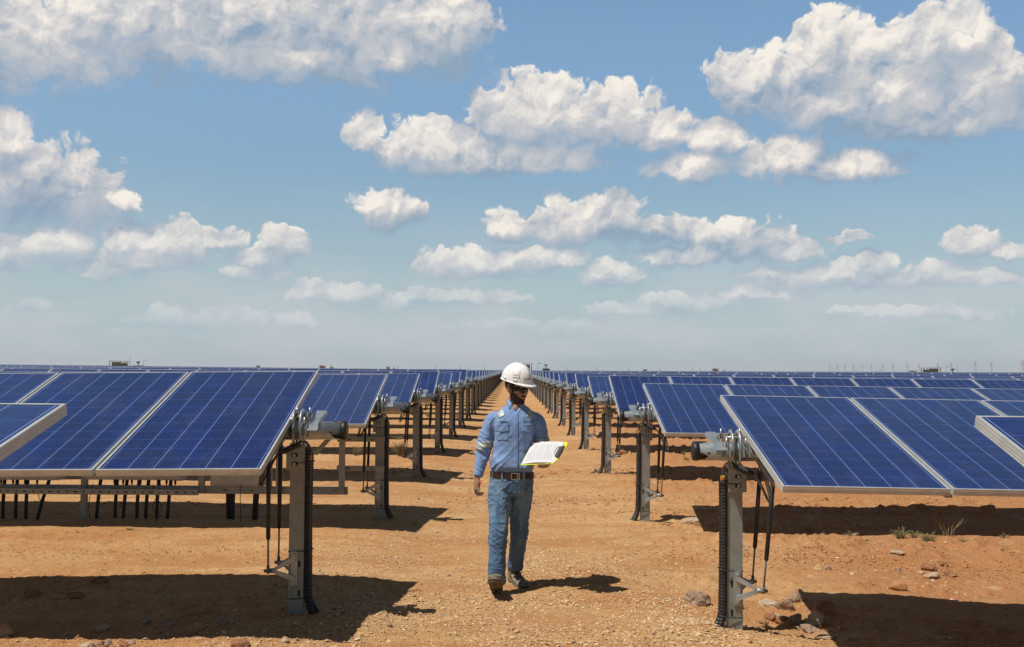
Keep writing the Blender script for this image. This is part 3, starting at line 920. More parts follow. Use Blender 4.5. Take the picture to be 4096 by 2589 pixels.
    if k <= 9:
        for i in range(n_panels):
            if side > 0 and k == 6 and i == 9: continue      # a missing module leaves a gap
            xx = side * (EDGE[side] - PX[side] + PITCH * (i + .5) - (PITCH - PW) / 2)
            jit = R(0.12 * math.sin(i * 7.1 + k * 3.3))
            p = link('solar_panel', GLASS_ME, root, (xx, 0, zt - gz - sl * abs(xx)), (tilt + jit, side * sl, 0))
            link('panel_frame', FRAMES[side], p)
    else:
        # small in the picture: the whole bank of modules is one part
        cap_n = min(n_panels, 170)
        m = MB(); uvs = []
        rot = Matrix.Rotation(tilt, 3, 'X')
        Lx = EDGE[side] - PX[side]
        for i in range(cap_n):
            xc = side * (Lx + PITCH * (i + .5) - (PITCH - PW) / 2)
            c = rot @ Vector((0, 0, AX - PT / 2)) + Vector((xc, 0, 0))
            m.box(c, (PW, PL, PT), rot, mat=0)
            hx, hy = PW / 2 - .02, PL / 2 - .02
            m.add([rot @ Vector((sx * hx, sy * hy, AX + .002)) + Vector((xc, 0, 0)) for sx, sy in ((-1, -1), (1, -1), (1, 1), (-1, 1))], [(0, 1, 2, 3)], mat=1)
        me = bpy.data.meshes.new('panel_bank')
        me.from_pydata([tuple(v) for v in m.v], [], m.f)
        me.materials.append(G['alu_frame']); me.materials.append(G['solar_glass'])
        me.polygons.foreach_set('material_index', m.m)
        uvl = me.uv_layers.new(name='UVMap')
        arr = np.zeros(len(me.loops) * 2, dtype=np.float32)
        q = np.array([0, 0, 6, 0, 6, 12, 0, 12], dtype=np.float32)
        for i in range(cap_n):
            st = (i * 7 + 6) * 4 * 2
            arr[st:st + 8] = q + np.tile(np.array([6.0 * (i % 40), 0], dtype=np.float32), 4)
        uvl.data.foreach_set('uv', arr)
        link('panel_bank', me, root, (0, 0, zt - gz))
        if level == 3:
            m = MB()
            m.box((0, 0, (zt - gz - .14) / 2), (.104, .07, zt - gz - .14))
            m.box((side * -.08, 0, (zt - gz - .14) / 2), (.045, .07, zt - gz - .16), mat=1)
            m.tube([(-side * (PX[side] - CAP[side]), 0, zt - gz), (side * cap_n * PITCH, 0, zt - gz)], .063, 8)
            m.box((0, 0, zt - gz + .02), (.06, .17, .25))
            m.build('post', [G['zinc_tube'], G['black_plastic']], root)
    return root
NROW = 62
for side in (-1, 1):
    for k in range(0, NROW):
        tracker(side, k)

# ---------------------------------------------------------------- the walking engineer
def person_mats():
    t = NT('skin'); p = t.obj()
    c = t.MIX(t.MAP(t.noise(p, 30, 4), 0.3, 0.7), (0.33, 0.18, 0.11), (0.42, 0.245, 0.16))
    t.set(Base_Color=c, Roughness=0.5)
    t.b.inputs['Subsurface Weight'].default_value = 0.08; t.b.inputs['Subsurface Radius'].default_value = (0.01, 0.004, 0.002)
    t.bump(t.noise(p, 400, 2), 0.0006)
    t = NT('shirt_cloth'); p = t.obj()
    c = t.MIX(t.MAP(t.noise(p, 9, 5, .6), 0.3, 0.7), (0.15, 0.26, 0.49), (0.19, 0.31, 0.55))
    c = t.MIX(t.MAP(t.noise(p, 900, 2), 0.4, 0.6, 0, .35), c, (0.24, 0.36, 0.60))
    t.set(Base_Color=c, Roughness=0.85); t.b.inputs['Sheen Weight'].default_value = 0.15
    t.bump(t.noise(p, 700, 2), 0.0008)
    simple('shirt_seam', (0.10, 0.18, 0.36), 0.85, 0, .05, 40)
    t = NT('denim'); p = t.obj(); sp = t.sep(p)
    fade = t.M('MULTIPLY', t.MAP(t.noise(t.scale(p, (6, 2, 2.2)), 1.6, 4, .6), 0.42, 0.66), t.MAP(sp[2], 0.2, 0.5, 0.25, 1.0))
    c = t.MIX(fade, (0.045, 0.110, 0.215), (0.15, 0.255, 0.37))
    whisk = t.noise(t.scale(p, (3, 3, 26)), 2.0, 4, .6)
    c = t.MIX(t.MAP(whisk, 0.55, 0.70, 0, .3), c, (0.20, 0.30, 0.39))
    c = t.MIX(t.MAP(t.noise(t.scale(p, (900, 900, 200)), 1, 2), 0.4, .65, 0, .3), c, (0.18, 0.26, 0.34))
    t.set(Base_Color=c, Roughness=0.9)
    t.bump(t.noise(p, 500, 3), 0.0012)
    simple('denim_seam', (0.20, 0.27, 0.34), 0.9, 0, .1, 40)
    simple('helmet_white', (0.80, 0.80, 0.79), 0.28, 0, 0.02, 10)
    simple('helmet_detail', (0.72, 0.72, 0.71), 0.4, 0, 0.02, 10)
    simple('reflective', (0.38, 0.41, 0.40), 0.5, 0.1, 0.06, 30)
    simple('hair', (0.030, 0.019, 0.014), 0.7, 0, 0.3, 150, 0.004)
    simple('lens', (0.006, 0.006, 0.007), 0.08, 0, 0.1, 5)
    simple('leather_belt', (0.040, 0.018, 0.012), 0.5, 0, 0.2, 30)
    simple('buckle', (0.55, 0.52, 0.44), 0.3, 0.8, 0.05, 30)
    simple('boot', (0.24, 0.205, 0.135), 0.9, 0, 0.25, 25, 0.003)
    simple('boot_sole', (0.17, 0.145, 0.095), 0.9, 0, 0.25, 40, 0.003)
    simple('lace', (0.05, 0.045, 0.03), 0.8)
    simple('print_dark', (0.03, 0.06, 0.07), 0.7)
    simple('print_red', (0.55, 0.05, 0.04), 0.6)
    simple('print_orange', (0.65, 0.30, 0.03), 0.6)
    simple('print_green', (0.06, 0.28, 0.16), 0.6)
    simple('sticker', (0.80, 0.80, 0.78), 0.5, 0, 0.02)
    simple('paper', (0.62, 0.62, 0.63), 0.8, 0, 0.02)
    simple('paper_line', (0.30, 0.32, 0.38), 0.8)
    simple('board_yellow', (0.62, 0.72, 0.02), 0.45, 0, 0.03)
    simple('clip_black', (0.015, 0.015, 0.017), 0.4)
    simple('pen_red', (0.60, 0.025, 0.015), 0.35)
    simple('pen_clear', (0.35, 0.35, 0.36), 0.3)
    simple('button', (0.30, 0.42, 0.62), 0.4)
    simple('eye', (0.5, 0.48, 0.45), 0.3)
person_mats()

def remesh(mb, name, mat, voxel, smooth=6, fac=0.5):
    me = mb.mesh(name + '_raw', mat)
    o = link('tmp', me)
    a = o.modifiers.new('r', 'REMESH'); a.mode = 'VOXEL'; a.voxel_size = voxel; a.use_smooth_shade = True
    b = o.modifiers.new('s', 'SMOOTH'); b.iterations = smooth; b.factor = fac
    dg = bpy.context.evaluated_depsgraph_get(); dg.update()
    out = bpy.data.meshes.new_from_object(o.evaluated_get(dg))
    out.name = name
    bpy.data.objects.remove(o); bpy.data.meshes.remove(me)
    out.materials.clear(); out.materials.append(mat)
    out.polygons.foreach_set('use_smooth', np.ones(len(out.polygons), dtype=bool))
    return out
def verts(me):
    a = np.empty(len(me.vertices) * 3, dtype=np.float32); me.vertices.foreach_get('co', a); return a.reshape(-1, 3).astype(np.float64)
def normals(me):
    a = np.empty(len(me.vertices) * 3, dtype=np.float32); me.vertex_normals.foreach_get('vector', a); return a.reshape(-1, 3).astype(np.float64)
def setv(me, v):
    me.vertices.foreach_set('co', v.astype(np.float32).ravel()); me.update()
def bvh_of(me):
    return BVHTree.FromPolygons([v.co for v in me.vertices], [tuple(p.vertices) for p in me.polygons])
def ell(m, c, r, rot=None, n=16):
    vs = []; fs = []
    rot = rot or Matrix.Identity(3); c = Vector(c)
    vs.append(c + rot @ Vector((0, 0, -r[2])))
    for i in range(1, n):
        a = math.pi * i / n - math.pi / 2
        for k in range(2 * n):
            b = math.pi * k / n
            vs.append(c + rot @ Vector((math.cos(a) * math.cos(b) * r[0], math.cos(a) * math.sin(b) * r[1], math.sin(a) * r[2])))
    vs.append(c + rot @ Vector((0, 0, r[2])))
    w = 2 * n
    for k in range(w): fs.append((0, 1 + (k + 1) % w, 1 + k))
    for i in range(n - 2):
        for k in range(w):
            a = 1 + i * w; fs.append((a + k, a + (k + 1) % w, a + w + (k + 1) % w, a + w + k))
    L = len(vs) - 1; a = 1 + (n - 2) * w
    for k in range(w): fs.append((a + k, a + (k + 1) % w, L))
    m.add(vs, fs, smooth=True)
def rings(m, rs, n=40):
    """closed loft of horizontal superellipse rings (cx, cy, z, rx, ry)"""
    vs = []; fs = []
    for (cx, cy, z, rx, ry) in rs:
        for k in range(n):
            a = 2 * math.pi * k / n; c, s_ = math.cos(a), math.sin(a); e = 0.82
            vs.append(Vector((cx + rx * math.copysign(abs(c) ** e, c), cy + ry * math.copysign(abs(s_) ** e, s_), z)))
    for i in range(len(rs) - 1):
        for k in range(n):
            fs.append((i*n+k, i*n+(k+1) % n, (i+1)*n+(k+1) % n, (i+1)*n+k))
    fs.append(tuple(range(n))[::-1]); fs.append(tuple(range((len(rs)-1)*n, len(rs)*n)))
    m.add(vs, fs, smooth=True)
def crv(path, sub=6):
    """Catmull-Rom through (x,y,z,r...) rows"""
    P = [np.array(p, dtype=float) for p in path]; out = []
    for i in range(len(P) - 1):
        p0, p1, p2, p3 = P[max(i-1, 0)], P[i], P[i+1], P[min(i+2, len(P)-1)]
        for k in range(sub):
            u = k / sub
            out.append(0.5 * ((2*p1) + (p2-p0)*u + (2*p0-5*p1+4*p2-p3)*u*u + (3*p1-p0-3*p2+p3)*u**3))
    out.append(P[-1]); return out
def limb(m, path, sub=6, n=24):
    c = crv(path, sub)
    m.tube([p[:3] for p in c], [((p[3], p[3]) if len(p) == 4 else (p[3], p[4])) for p in c], n)
def region_shell(me, mask, off, name, mat, inset=-0.002):
    """closed shell over the part of a surface where mask(v) is true; off(v) array gives the thickness there"""
    v = verts(me); nr = normals(me); mk = mask(v)
    fs = [tuple(p.vertices) for p in me.polygons if all(mk[i] for i in p.vertices)]
    used = sorted({i for f in fs for i in f}); ix = {u: i for i, u in enumerate(used)}
    u = np.array(used)
    from collections import Counter
    ec = Counter(); ed = {}
    for f in fs:
        for a, b in zip(f, f[1:] + f[:1]):
            ec[(min(a, b), max(a, b))] += 1; ed[(min(a, b), max(a, b))] = (a, b)
    border = [ed[e] for e, c in ec.items() if c == 1]
    bs = {i for e in border for i in e}
    o = off(v[u])
    top = v[u] + nr[u] * o[:, None]
    bot = v[u] + nr[u] * inset
    m = MB(); n = len(u)
    F_ = [tuple(ix[i] for i in f) for f in fs] + [tuple(n + ix[i] for i in f[::-1]) for f in fs] + [(ix[b], ix[a], n + ix[a], n + ix[b]) for a, b in border]
    m.add([Vector(p) for p in top] + [Vector(p) for p in bot], F_, smooth=True)
    me2 = bpy.data.meshes.new(name); me2.from_pydata([tuple(p) for p in m.v], [], m.f); me2.materials.append(mat)
    me2.polygons.foreach_set('use_smooth', np.ones(len(me2.polygons), dtype=bool)); me2.update()
    return me2

def hand(m, wrist, L, N_, flip, bends, spread=0.02, thumb=None, scale=1.0, open_=0.0):
    """palm with four fingers and a thumb: L along the fingers, N_ out of the palm, S towards the thumb"""
    L = Vector(L).normalized(); N_ = Vector(N_); N_ = (N_ - L * N_.dot(L)).normalized(); S = L.cross(N_) * flip
    W = Vector(wrist)
    def P(l, s, n): return W + (L * l + S * s + N_ * n) * scale
    # palm
    def pr(l, w, t, s0=0.0, n0=0.0):
        return [P(l, s0 + math.copysign(abs(math.cos(a)) ** .8, math.cos(a)) * w, n0 + math.copysign(abs(math.sin(a)) ** .8, math.sin(a)) * t) for a in [2 * math.pi * k / 16 for k in range(16)]]
    sec = [pr(-.035, .025, .019), pr(-.012, .025, .018), pr(.01, .030, .018), pr(.035, .040, .017), pr(.065, .0425, .0145), pr(.092, .040, .012)]
    vs = [p for s_ in sec for p in s_]
    fs = [(i*16+k, i*16+(k+1) % 16, (i+1)*16+(k+1) % 16, (i+1)*16+k) for i in range(5) for k in range(16)] + [tuple(range(16))[::-1], tuple(range(80, 96))]
    m.add(vs, fs)
    for j, (s0, ln, r) in enumerate(((.0295, .074, .0088), (.0098, .082, .0090), (-.0098, .076, .0086), (-.0285, .060, .0076))):
        b = bends[j] if hasattr(bends[0], '__len__') else bends
        p = P(.078, s0, 0); pts = [p, P(.092, s0 * 1.04, .001)]; rad = [r, r * 1.06]
        ang = 0; cur = pts[-1]; side = (S * (s0 * spread / .03))
        for seg, frac in enumerate((.45, .30, .25)):
            ang += R(b[seg])
            d = (L * math.cos(ang) + N_ * math.sin(ang) + side).normalized()
            for q in (0.5, 1.0):
                pts.append(cur + d * ln * frac * q * scale); rad.append(r * (1 - .10 * (seg + q)) * (0.97 if q == .5 else 1.0))
            cur = pts[-1]
        pts.append(cur + d * .004); rad.append(r * .45)
        m.tube(pts, [x * scale for x in rad], 12)
    if thumb is None: thumb = [(.045, .060, .012), (.070, .072, .022), (.092, .070, .028)]
    base = [P(.005, .020, .004), P(.025, .036, .006)] + [P(*q) for q in thumb]
    m.tube(base + [base[-1] + (base[-1] - base[-2]).normalized() * .004], [.014 * scale, .0145 * scale, .0115 * scale, .0105 * scale, .0085 * scale, .004 * scale][:len(base) + 1], 12)

PY = 8.42
def build_person():
    root = empty('person', (0.02, PY, 0), 0, 'man in white helmet, blue shirt and jeans walking between the panel rows with a clipboard', 'person')
    off = Vector((-0.02, -PY, 0))
    def child(name, me, parent=None):
        # meshes are modelled in world coordinates; shift them to the root's frame
        v = verts(me); v += np.array(off); setv(me, v)
        return link(name, me, parent or root)
    HC = Vector((0.042, 8.405, 1.602))
    HR = (Matrix.Rotation(R(44), 3, 'Z') @ Matrix.Rotation(R(12), 3, 'X'))
    def h(p): return HC + HR @ Vector(p)
    def hl(v): return (v - np.array(HC)) @ np.array(HR)      # world -> head-local
    # ---- body
    m = MB()
    E_ = lambda c, r, rot=None: ell(m, h(c), r, HR @ (rot or Matrix.Identity(3)))
    E_((0, .012, .030), (.076, .094, .088)); E_((0, -.028, -.030), (.063, .068, .088)); E_((0, -.042, -.078), (.050, .046, .036))
    E_((0, -.074, -.100), (.024, .020, .017)); E_((0, -.080, .020), (.052, .020, .013)); E_((.043, -.062, -.020), (.024, .024, .018)); E_((-.043, -.062, -.020), (.024, .024, .018))
    m.tube([h((0, -.088, .010)), h((0, -.102, -.010)), h((0, -.114, -.030))], [.008, .010, .0125], 12)
    E_((.011, -.102, -.034), (.009, .010, .007)); E_((-.011, -.102, -.034), (.009, .010, .007)); E_((0, -.113, -.033), (.011, .011, .010))
    E_((0, -.096, -.058), (.024, .010, .0055)); E_((0, -.095, -.069), (.021, .010, .006))
    for sx in (-1, 1):
        rr = Matrix.Rotation(sx * R(-22), 3, 'Z')
        E_((sx * .078, .012, -.008), (.007, .019, .031), rr); E_((sx * .082, .018, .006), (.007, .014, .017), rr); E_((sx * .077, .008, -.034), (.006, .009, .010), rr)
    limb(m, [(HC.x - .002, HC.y + .022, 1.59, .056), (.038, 8.425, 1.53, .055), (.034, 8.428, 1.47, .058), (.032, 8.43, 1.43, .062)], 4)
    rings(m, [(.012, PY, .86, .14, .095), (.012, PY, .95, .145, .10), (.015, PY, 1.05, .13, .095), (.022, PY, 1.2, .14, .10), (.028, PY, 1.34, .14, .09), (.03, PY + .01, 1.39, .10, .07), (.032, PY + .01, 1.44, .065, .055)], 28)
    ell(m, (.036, 8.402, 1.432), (.040, .042, .052))
    # arms under the sleeves, ending in the hands
    limb(m, [(-.09, PY + .01, 1.365, .04), (-.150, PY + .01, 1.335, .045), (-.195, PY + .01, 1.23, .044), (-.215, PY + .012, 1.13, .037), (-.235, PY - .01, 1.03, .034), (-.258, PY - .035, .93, .025), (-.264, PY - .04, .89, .024)])
    WR = Vector((-.266, PY - .042, .882))
    hand(m, WR, (-.10, -.05, -1), (.85, .35, -.05), -1, [(22, 38, 25), (30, 45, 25), (38, 50, 28), (42, 50, 30)], thumb=[(.045, .046, .018), (.072, .042, .034), (.092, .034, .042)])
    limb(m, [(.14, PY + .01, 1.365, .04), (.200, PY + .01, 1.335, .045), (.236, PY + .02, 1.23, .044), (.243, PY + .03, 1.145, .038), (.262, PY - .07, 1.11, .034), (.282, PY - .19, 1.078, .026), (.286, PY - .235, 1.066, .024)])
    A = Vector((.080, 8.215, 1.005)); Lb = Vector((.27, -.187, .03)).normalized(); Wb = Vector((.09, .149, .15)); Wb = (Wb - Lb * Wb.dot(Lb)).normalized(); Nb = Lb.cross(Wb).normalized()
    edge = A + Lb * .205
    WL = edge + Wb * .084 - Nb * .022
    hand(m, WL, -Wb, Nb, 1 if (-Wb).cross(Nb).dot(Lb) > 0 else -1, [(35, 70, 62), (32, 72, 62), (34, 74, 60), (38, 76, 58)], thumb=[(.040, .060, .0), (.066, .070, .010), (.086, .062, .024)])
    # legs (inside the jeans)
    limb(m, [(-.080, PY, .88, .085), (-.083, 8.35, .62, .07), (-.09, 8.29, .46, .05), (-.1, 8.26, .28, .045), (-.1, 8.22, .10, .035)])
    limb(m, [(.085, PY, .88, .085), (.07, 8.47, .60, .07), (.066, 8.50, .46, .05), (.052, 8.6, .25, .045), (.035, 8.67, .12, .035)])
    body = remesh(m, 'body', G['skin'], 0.0034, 3)
    hv = verts(body); hn = normals(body)
    child_body = body
    # hair and beard grow from the head surface
    def headmask(fn):
        def f(v):
            l = hl(v); return (np.linalg.norm(l, axis=1) < .19) & (l[:, 2] > -.15) & fn(l)
        return f
    nz = lambda l, s=90: fbm(l[:, 0] + l[:, 2] * .6, l[:, 1] + l[:, 2], s, 3, 31)
    def beard_f(l):
        x, y, z = np.abs(l[:, 0]), l[:, 1], l[:, 2]
        n_ = nz(l) * .006
        jaw = (z < -.060 + n_ + .9 * np.maximum(x - .035, 0)) & (y < .002) & (z > -.125) & (y < -.005 + x * .2)
        side = (x > .054) & (z < .015) & (y < -.008 + n_) & (y > -.034) & (z > -.09)
        must = (z < -.044) & (z > -.054) & (x < .030) & (y < -.07)
        lips = (x < .022) & (z > -.073) & (z < -.054) & (y < -.085)
        return (jaw | side | must) & ~lips
    beard = region_shell(body, headmask(beard_f), lambda v: .0035 + .003 * nz(hl(v), 160), 'beard', G['hair'])
    def hair_f(l):
        x, y, z = np.abs(l[:, 0]), l[:, 1], l[:, 2]
        n_ = nz(l) * .005
        back = (y > .028 - .2 * z + n_) & (z > -.055 + n_)
        top = (z > .038 + n_) & (y > -.075)
        burn = (x > .055) & (y > -.035) & (y < .0) & (z > -.005)
        return back | top | burn
    hair = region_shell(body, headmask(hair_f), lambda v: .008 + .003 * nz(hl(v), 120), 'hair', G['hair'])
    body_o = child('body', body)
    child('beard', beard); child('hair', hair)
    for sx in (-1, 1):
        e = MB(); ell(e, h((sx * .031, -.078, -.002)), (.012, .012, .011), n=8); child('eye', e.mesh('eye', G['eye']))
    # ---- wrap-around safety glasses
    def arc_band(r, a0, a1, z0, z1, n=28, th=.0025, cy=-.006, drop=0.0, ry=None):
        g = MB(); vs = []
        ry = ry or r
        for i in range(n + 1):
            a = a0 + (a1 - a0) * i / n; f = abs(2 * i / n - 1)
            nose = math.exp(-((i / n - .5) / .05) ** 2)
            zz0 = z0 + nose * .016 + f ** 4 * .010; zz1 = z1 - f ** 4 * .006
            for rr, z in ((0, zz0), (0, zz1), (th, zz1), (th, zz0)):
                vs.append(h((math.sin(a) * (r + rr), cy - math.cos(a) * (ry + rr), z)))
        fs = [(4*i+k, 4*i+(k+1) % 4, 4*i+4+(k+1) % 4, 4*i+4+k) for i in range(n) for k in range(4)] + [(0, 1, 2, 3), (4*n+3, 4*n+2, 4*n+1, 4*n)]
        g.add(vs, fs, smooth=True); return g
    gl = child('sunglasses', arc_band(.074, -1.25, 1.25, -.026, .020, cy=-.018, ry=.083).mesh('sunglasses', G['lens']))
    for sx in (-1, 1):
        t_ = MB(); t_.tube([h((sx * .071, -.045, .008)), h((sx * .082, -.01, .010)), h((sx * .083, .022, .008))], [(.005, .002)] * 3, 8)
        child('temple_arm', t_.mesh('temple_arm', G['clip_black']), gl)
    # ---- hard hat
    def helm(th, ph, rad=1.0):
        """th azimuth from the front, ph elevation"""
        c = math.cos(ph)
        z = math.sin(ph)
        bx, by = .113, .140
        return Vector((math.sin(th) * c ** .92 * bx * rad, .012 - math.cos(th) * c ** .92 * by * rad, .058 + z * .137 * rad))
    hm = MB(); nT, nP = 72, 22; vs = []
    for j in range(nP + 1):
        ph = (math.pi / 2) * j / nP * .995
        for i in range(nT):
            th = 2 * math.pi * i / nT
            r = 1.0
            x = math.sin(th) * math.cos(ph)
            # raised centre ridge with two side ridges and the vent shoulders
            rg = math.exp(-(x / .10) ** 2) * .028 * min(1, max(0, (math.sin(ph) - .25) / .35)) * (1 if math.cos(th) < .96 else 1)
            r += rg
            vs.append(h(helm(th, ph, r)))
    fs = [(j*nT+i, j*nT+(i+1) % nT, (j+1)*nT+(i+1) % nT, (j+1)*nT+i) for j in range(nP) for i in range(nT)] + [tuple(range(nP*nT, nP*nT+nT))]
    # brim: rim all round, long peak at the front
    b0 = len(vs)
    for r_ in range(4):
        for i in range(nT):
            th = 2 * math.pi * i / nT
            fr = max(0, math.cos(th)) ** 2.2
            ext = (.006 + .046 * fr) * (r_ if r_ < 3 else 3) / 3.0
            p = helm(th, 0)
            d = Vector((math.sin(th), -math.cos(th), 0)).normalized()
            dz = -.003 - (.16 * ext + 1.6 * ext * ext) - (.0 if r_ < 3 else .006)
            q = p + d * ext + Vector((0, 0, dz))
            vs.append(h(q))
    fs += [(i, (i+1) % nT, b0+(i+1) % nT, b0+i)[::-1] for i in range(nT)]
    fs += [(b0+r_*nT+i, b0+r_*nT+(i+1) % nT, b0+(r_+1)*nT+(i+1) % nT, b0+(r_+1)*nT+i)[::-1] for r_ in range(3) for i in range(nT)]
    # inner shell closing the underside
    c0 = len(vs)
    for j, k_ in enumerate((.985, .93)):
        for i in range(nT):
            th = 2 * math.pi * i / nT; p = helm(th, 0, k_); vs.append(h((p.x, p.y, .046 + j * .03)))
    fs += [(b0+3*nT+i, b0+3*nT+(i+1) % nT, c0+(i+1) % nT, c0+i)[::-1] for i in range(nT)]
    fs += [(c0+i, c0+(i+1) % nT, c0+nT+(i+1) % nT, c0+nT+i)[::-1] for i in range(nT)]
    fs.append(tuple(range(c0 + nT, c0 + 2 * nT)))
    hm.add(vs, fs, smooth=True)
    helmet_me = hm.mesh('hard_hat', G['helmet_white'])
    hb = bvh_of(helmet_me)
    hat = child('hard_hat', helmet_me)
    for th in (R(-58), R(58), R(-100), R(100)):   # suspension slots low on the shell
        s_ = MB(); p = helm(th, .10, 1.0); d = Vector((math.sin(th), -math.cos(th), 0))
        rot = HR @ Matrix.Rotation(-th if False else th, 3, 'Z')
        s_.box(h(p + d * .002), (.036, .012, .013), HR @ Matrix.Rotation(th, 3, 'Z'), bev=.004)
        child('hat_clip', s_.mesh('hat_clip', G['helmet_detail']), hat)
    for th in (R(22),):
        s_ = MB()
        pts = [h(helm(R(a), R(52 - abs(a - 12) * .1), 1.004)) for a in range(-8, 34, 6)]
        s_.tube(pts, (.0035), 6); child('vent_lip', s_.mesh('vent_lip', G['helmet_detail']), hat)
    # ---- projection of flat trims on a surface, seen from the front
    def hit(bv, x, z, y0=7.6):
        r = bv.ray_cast(Vector((x, y0, z)), Vector((0, 1, 0)))[0]
        if r is not None and r.y < 8.47: return r
        return bv.find_nearest(Vector((x, 8.40, z)))[0]
    def patch(bv, quad, name, mat, parent, nu=10, nv=10, off_=.003, th=.005, y0=7.6):
        m_ = MB(); fr = []; bk = []
        for j in range(nv + 1):
            for i in range(nu + 1):
                u, v = i / nu, j / nv
                q = (Vector(quad[0]) * (1-u) + Vector(quad[1]) * u) * (1-v) + (Vector(quad[3]) * (1-u) + Vector(quad[2]) * u) * v
                p = hit(bv, q.x, q.y, y0)
                if p is None: p = (fr[-1] + Vector((0, off_, 0))) if fr else Vector((q.x, 8.3, q.y))
                fr.append(p - Vector((0, off_, 0))); bk.append(p + Vector((0, th - off_, 0)))
        w = nu + 1; n_ = len(fr)
        fs = [(j*w+i, j*w+i+1, (j+1)*w+i+1, (j+1)*w+i) for j in range(nv) for i in range(nu)]
        fs += [tuple(n_ + a for a in f[::-1]) for f in fs]
        bd = [j for j in range(w)] + [j*w+nu for j in range(1, nv+1)] + [nv*w+i for i in range(nu-1, -1, -1)] + [j*w for j in range(nv-1, 0, -1)]
        fs += [(bd[k], n_+bd[k], n_+bd[(k+1) % len(bd)], bd[(k+1) % len(bd)]) for k in range(len(bd))]
        m_.add(fr + bk, fs, smooth=True)
        return child(name, m_.mesh(name, mat), parent)
    def seam(bv, pts, name, mat, parent, r=.0016, off_=.001, n=5, step=8):
        c = []
        for a, b in zip(pts, pts[1:]):
            for k in range(step):
                u = k / step; c.append((a[0] + (b[0]-a[0])*u, a[1] + (b[1]-a[1])*u))
        c.append(pts[-1])
        P = [hit(bv, x, z) for x, z in c]; P = [p - Vector((0, off_, 0)) for p in P if p is not None]
        if len(P) < 2: return
        m_ = MB(); m_.tube(P, r, n); return child(name, m_.mesh(name, mat), parent)
    def text(bv, s, x, z, width, name, mat, parent, off_=.0015, slant=0.0):
        cu = bpy.data.curves.new(name, 'FONT'); cu.body = s; cu.size = 1.0; cu.resolution_u = 3; cu.offset = 0.022; cu.space_character = 1.12
        o = bpy.data.objects.new('tmp', cu); COL.objects.link(o)
        dg = bpy.context.evaluated_depsgraph_get(); dg.update()
        me = bpy.data.meshes.new_from_object(o.evaluated_get(dg)); bpy.data.objects.remove(o); bpy.data.curves.remove(cu)
        bm = bmesh.new(); bm.from_mesh(me)
        bmesh.ops.triangulate(bm, faces=bm.faces); bmesh.ops.subdivide_edges(bm, edges=bm.edges, cuts=1)
        bm.to_mesh(me); bm.free()
        v = verts(me); x0, x1 = v[:, 0].min(), v[:, 0].max(); k = width / (x1 - x0); y0_ = v[:, 1].min(); hgt = (v[:, 1].max() - y0_) * k
        out = []
        for p in v:
            X = x + (p[0] - x0) * k; Z = z + (p[1] - y0_) * k - hgt / 2 + slant * (p[0] - x0) * k
            q = hit(bv, X, Z); q = q if q is not None else Vector((X, 8.3, Z))
            out.append((q.x, q.y - off_, q.z))
        setv(me, np.array(out)); me.materials.clear(); me.materials.append(mat)
        return child(name, me, parent)
    def blob(bv, poly, name, mat, parent, off_=.0016):
        P = [hit(bv, x, z) for x, z in poly]; P = [(p if p is not None else Vector((x, 8.3, z))) - Vector((0, off_, 0)) for p, (x, z) in zip(P, poly)]
        c = sum(P, Vector()) / len(P)
        m_ = MB(); m_.add(P + [c], [(i, (i+1) % len(P), len(P)) for i in range(len(P))]); return child(name, m_.mesh(name, mat), parent)
    def droplet(x, z, s):   # leaf-like drop emblem beside the lettering
        a = [(x - .1*s, z + s), (x - .45*s, z + .35*s), (x - .62*s, z - .15*s), (x - .5*s, z - .6*s), (x - .15*s, z - .85*s), (x - .3*s, z - .4*s), (x - .22*s, z + .1*s), (x + .05*s, z + .5*s)]
        b = [(x + .15*s, z + .2*s), (x + .5*s, z - .2*s), (x + .5*s, z - .6*s), (x + .2*s, z - .9*s), (x + .0*s, z - .85*s), (x - .1*s, z - .45*s)]
        return a, b
    # helmet marks
    st = patch(hb, [(.012, 1.727), (.068, 1.727), (.062, 1.676), (.010, 1.680)], 'sticker', G['sticker'], hat, 8, 8, .0006, .0015)
    bvh2 = hb
    for a_, b_ in (((.010, 1.728), (.069, 1.728)), ((.069, 1.728), (.063, 1.675)), ((.063, 1.675), (.009, 1.679)), ((.009, 1.679), (.010, 1.728))):
        seam(hb, [a_, b_], 'sticker_edge', G['print_dark'], st, .0006, .0016, 4)
    text(hb, 'PTW', .019, 1.699, .037, 'lettering', G['print_red'], st, .0024)
    for z_, x0_, x1_ in ((1.719, .018, .030), (1.719, .044, .056), (1.7125, .018, .056), (1.684, .022, .044)):
        seam(hb, [(x0_, z_), (x1_, z_)], 'small_print', G['paper_line'], st, .0005, .0016, 4)
    text(hb, 'NOMAC', .110, 1.671, .052, 'lettering', G['print_dark'], hat, .0015)
    for q in droplet(.103, 1.673, .0095): blob(hb, q, 'emblem', G['print_dark'], hat)
    # ---- shirt
    m = MB()
    rings(m, [(.010, PY, .925, .150, .108), (.010, PY, .945, .168, .124), (.010, PY - .002, .975, .178, .134), (.008, PY - .002, 1.02, .172, .130), (.014, PY, 1.09, .158, .122), (.020, PY, 1.18, .156, .120),
              (.024, PY, 1.26, .163, .122), (.027, PY, 1.33, .170, .116), (.028, PY + .003, 1.375, .160, .106), (.030, PY + .006, 1.412, .136, .094), (.031, PY + .008, 1.440, .104, .080), (.033, PY + .012, 1.462, .076, .064), (.034, PY + .014, 1.474, .061, .055)])
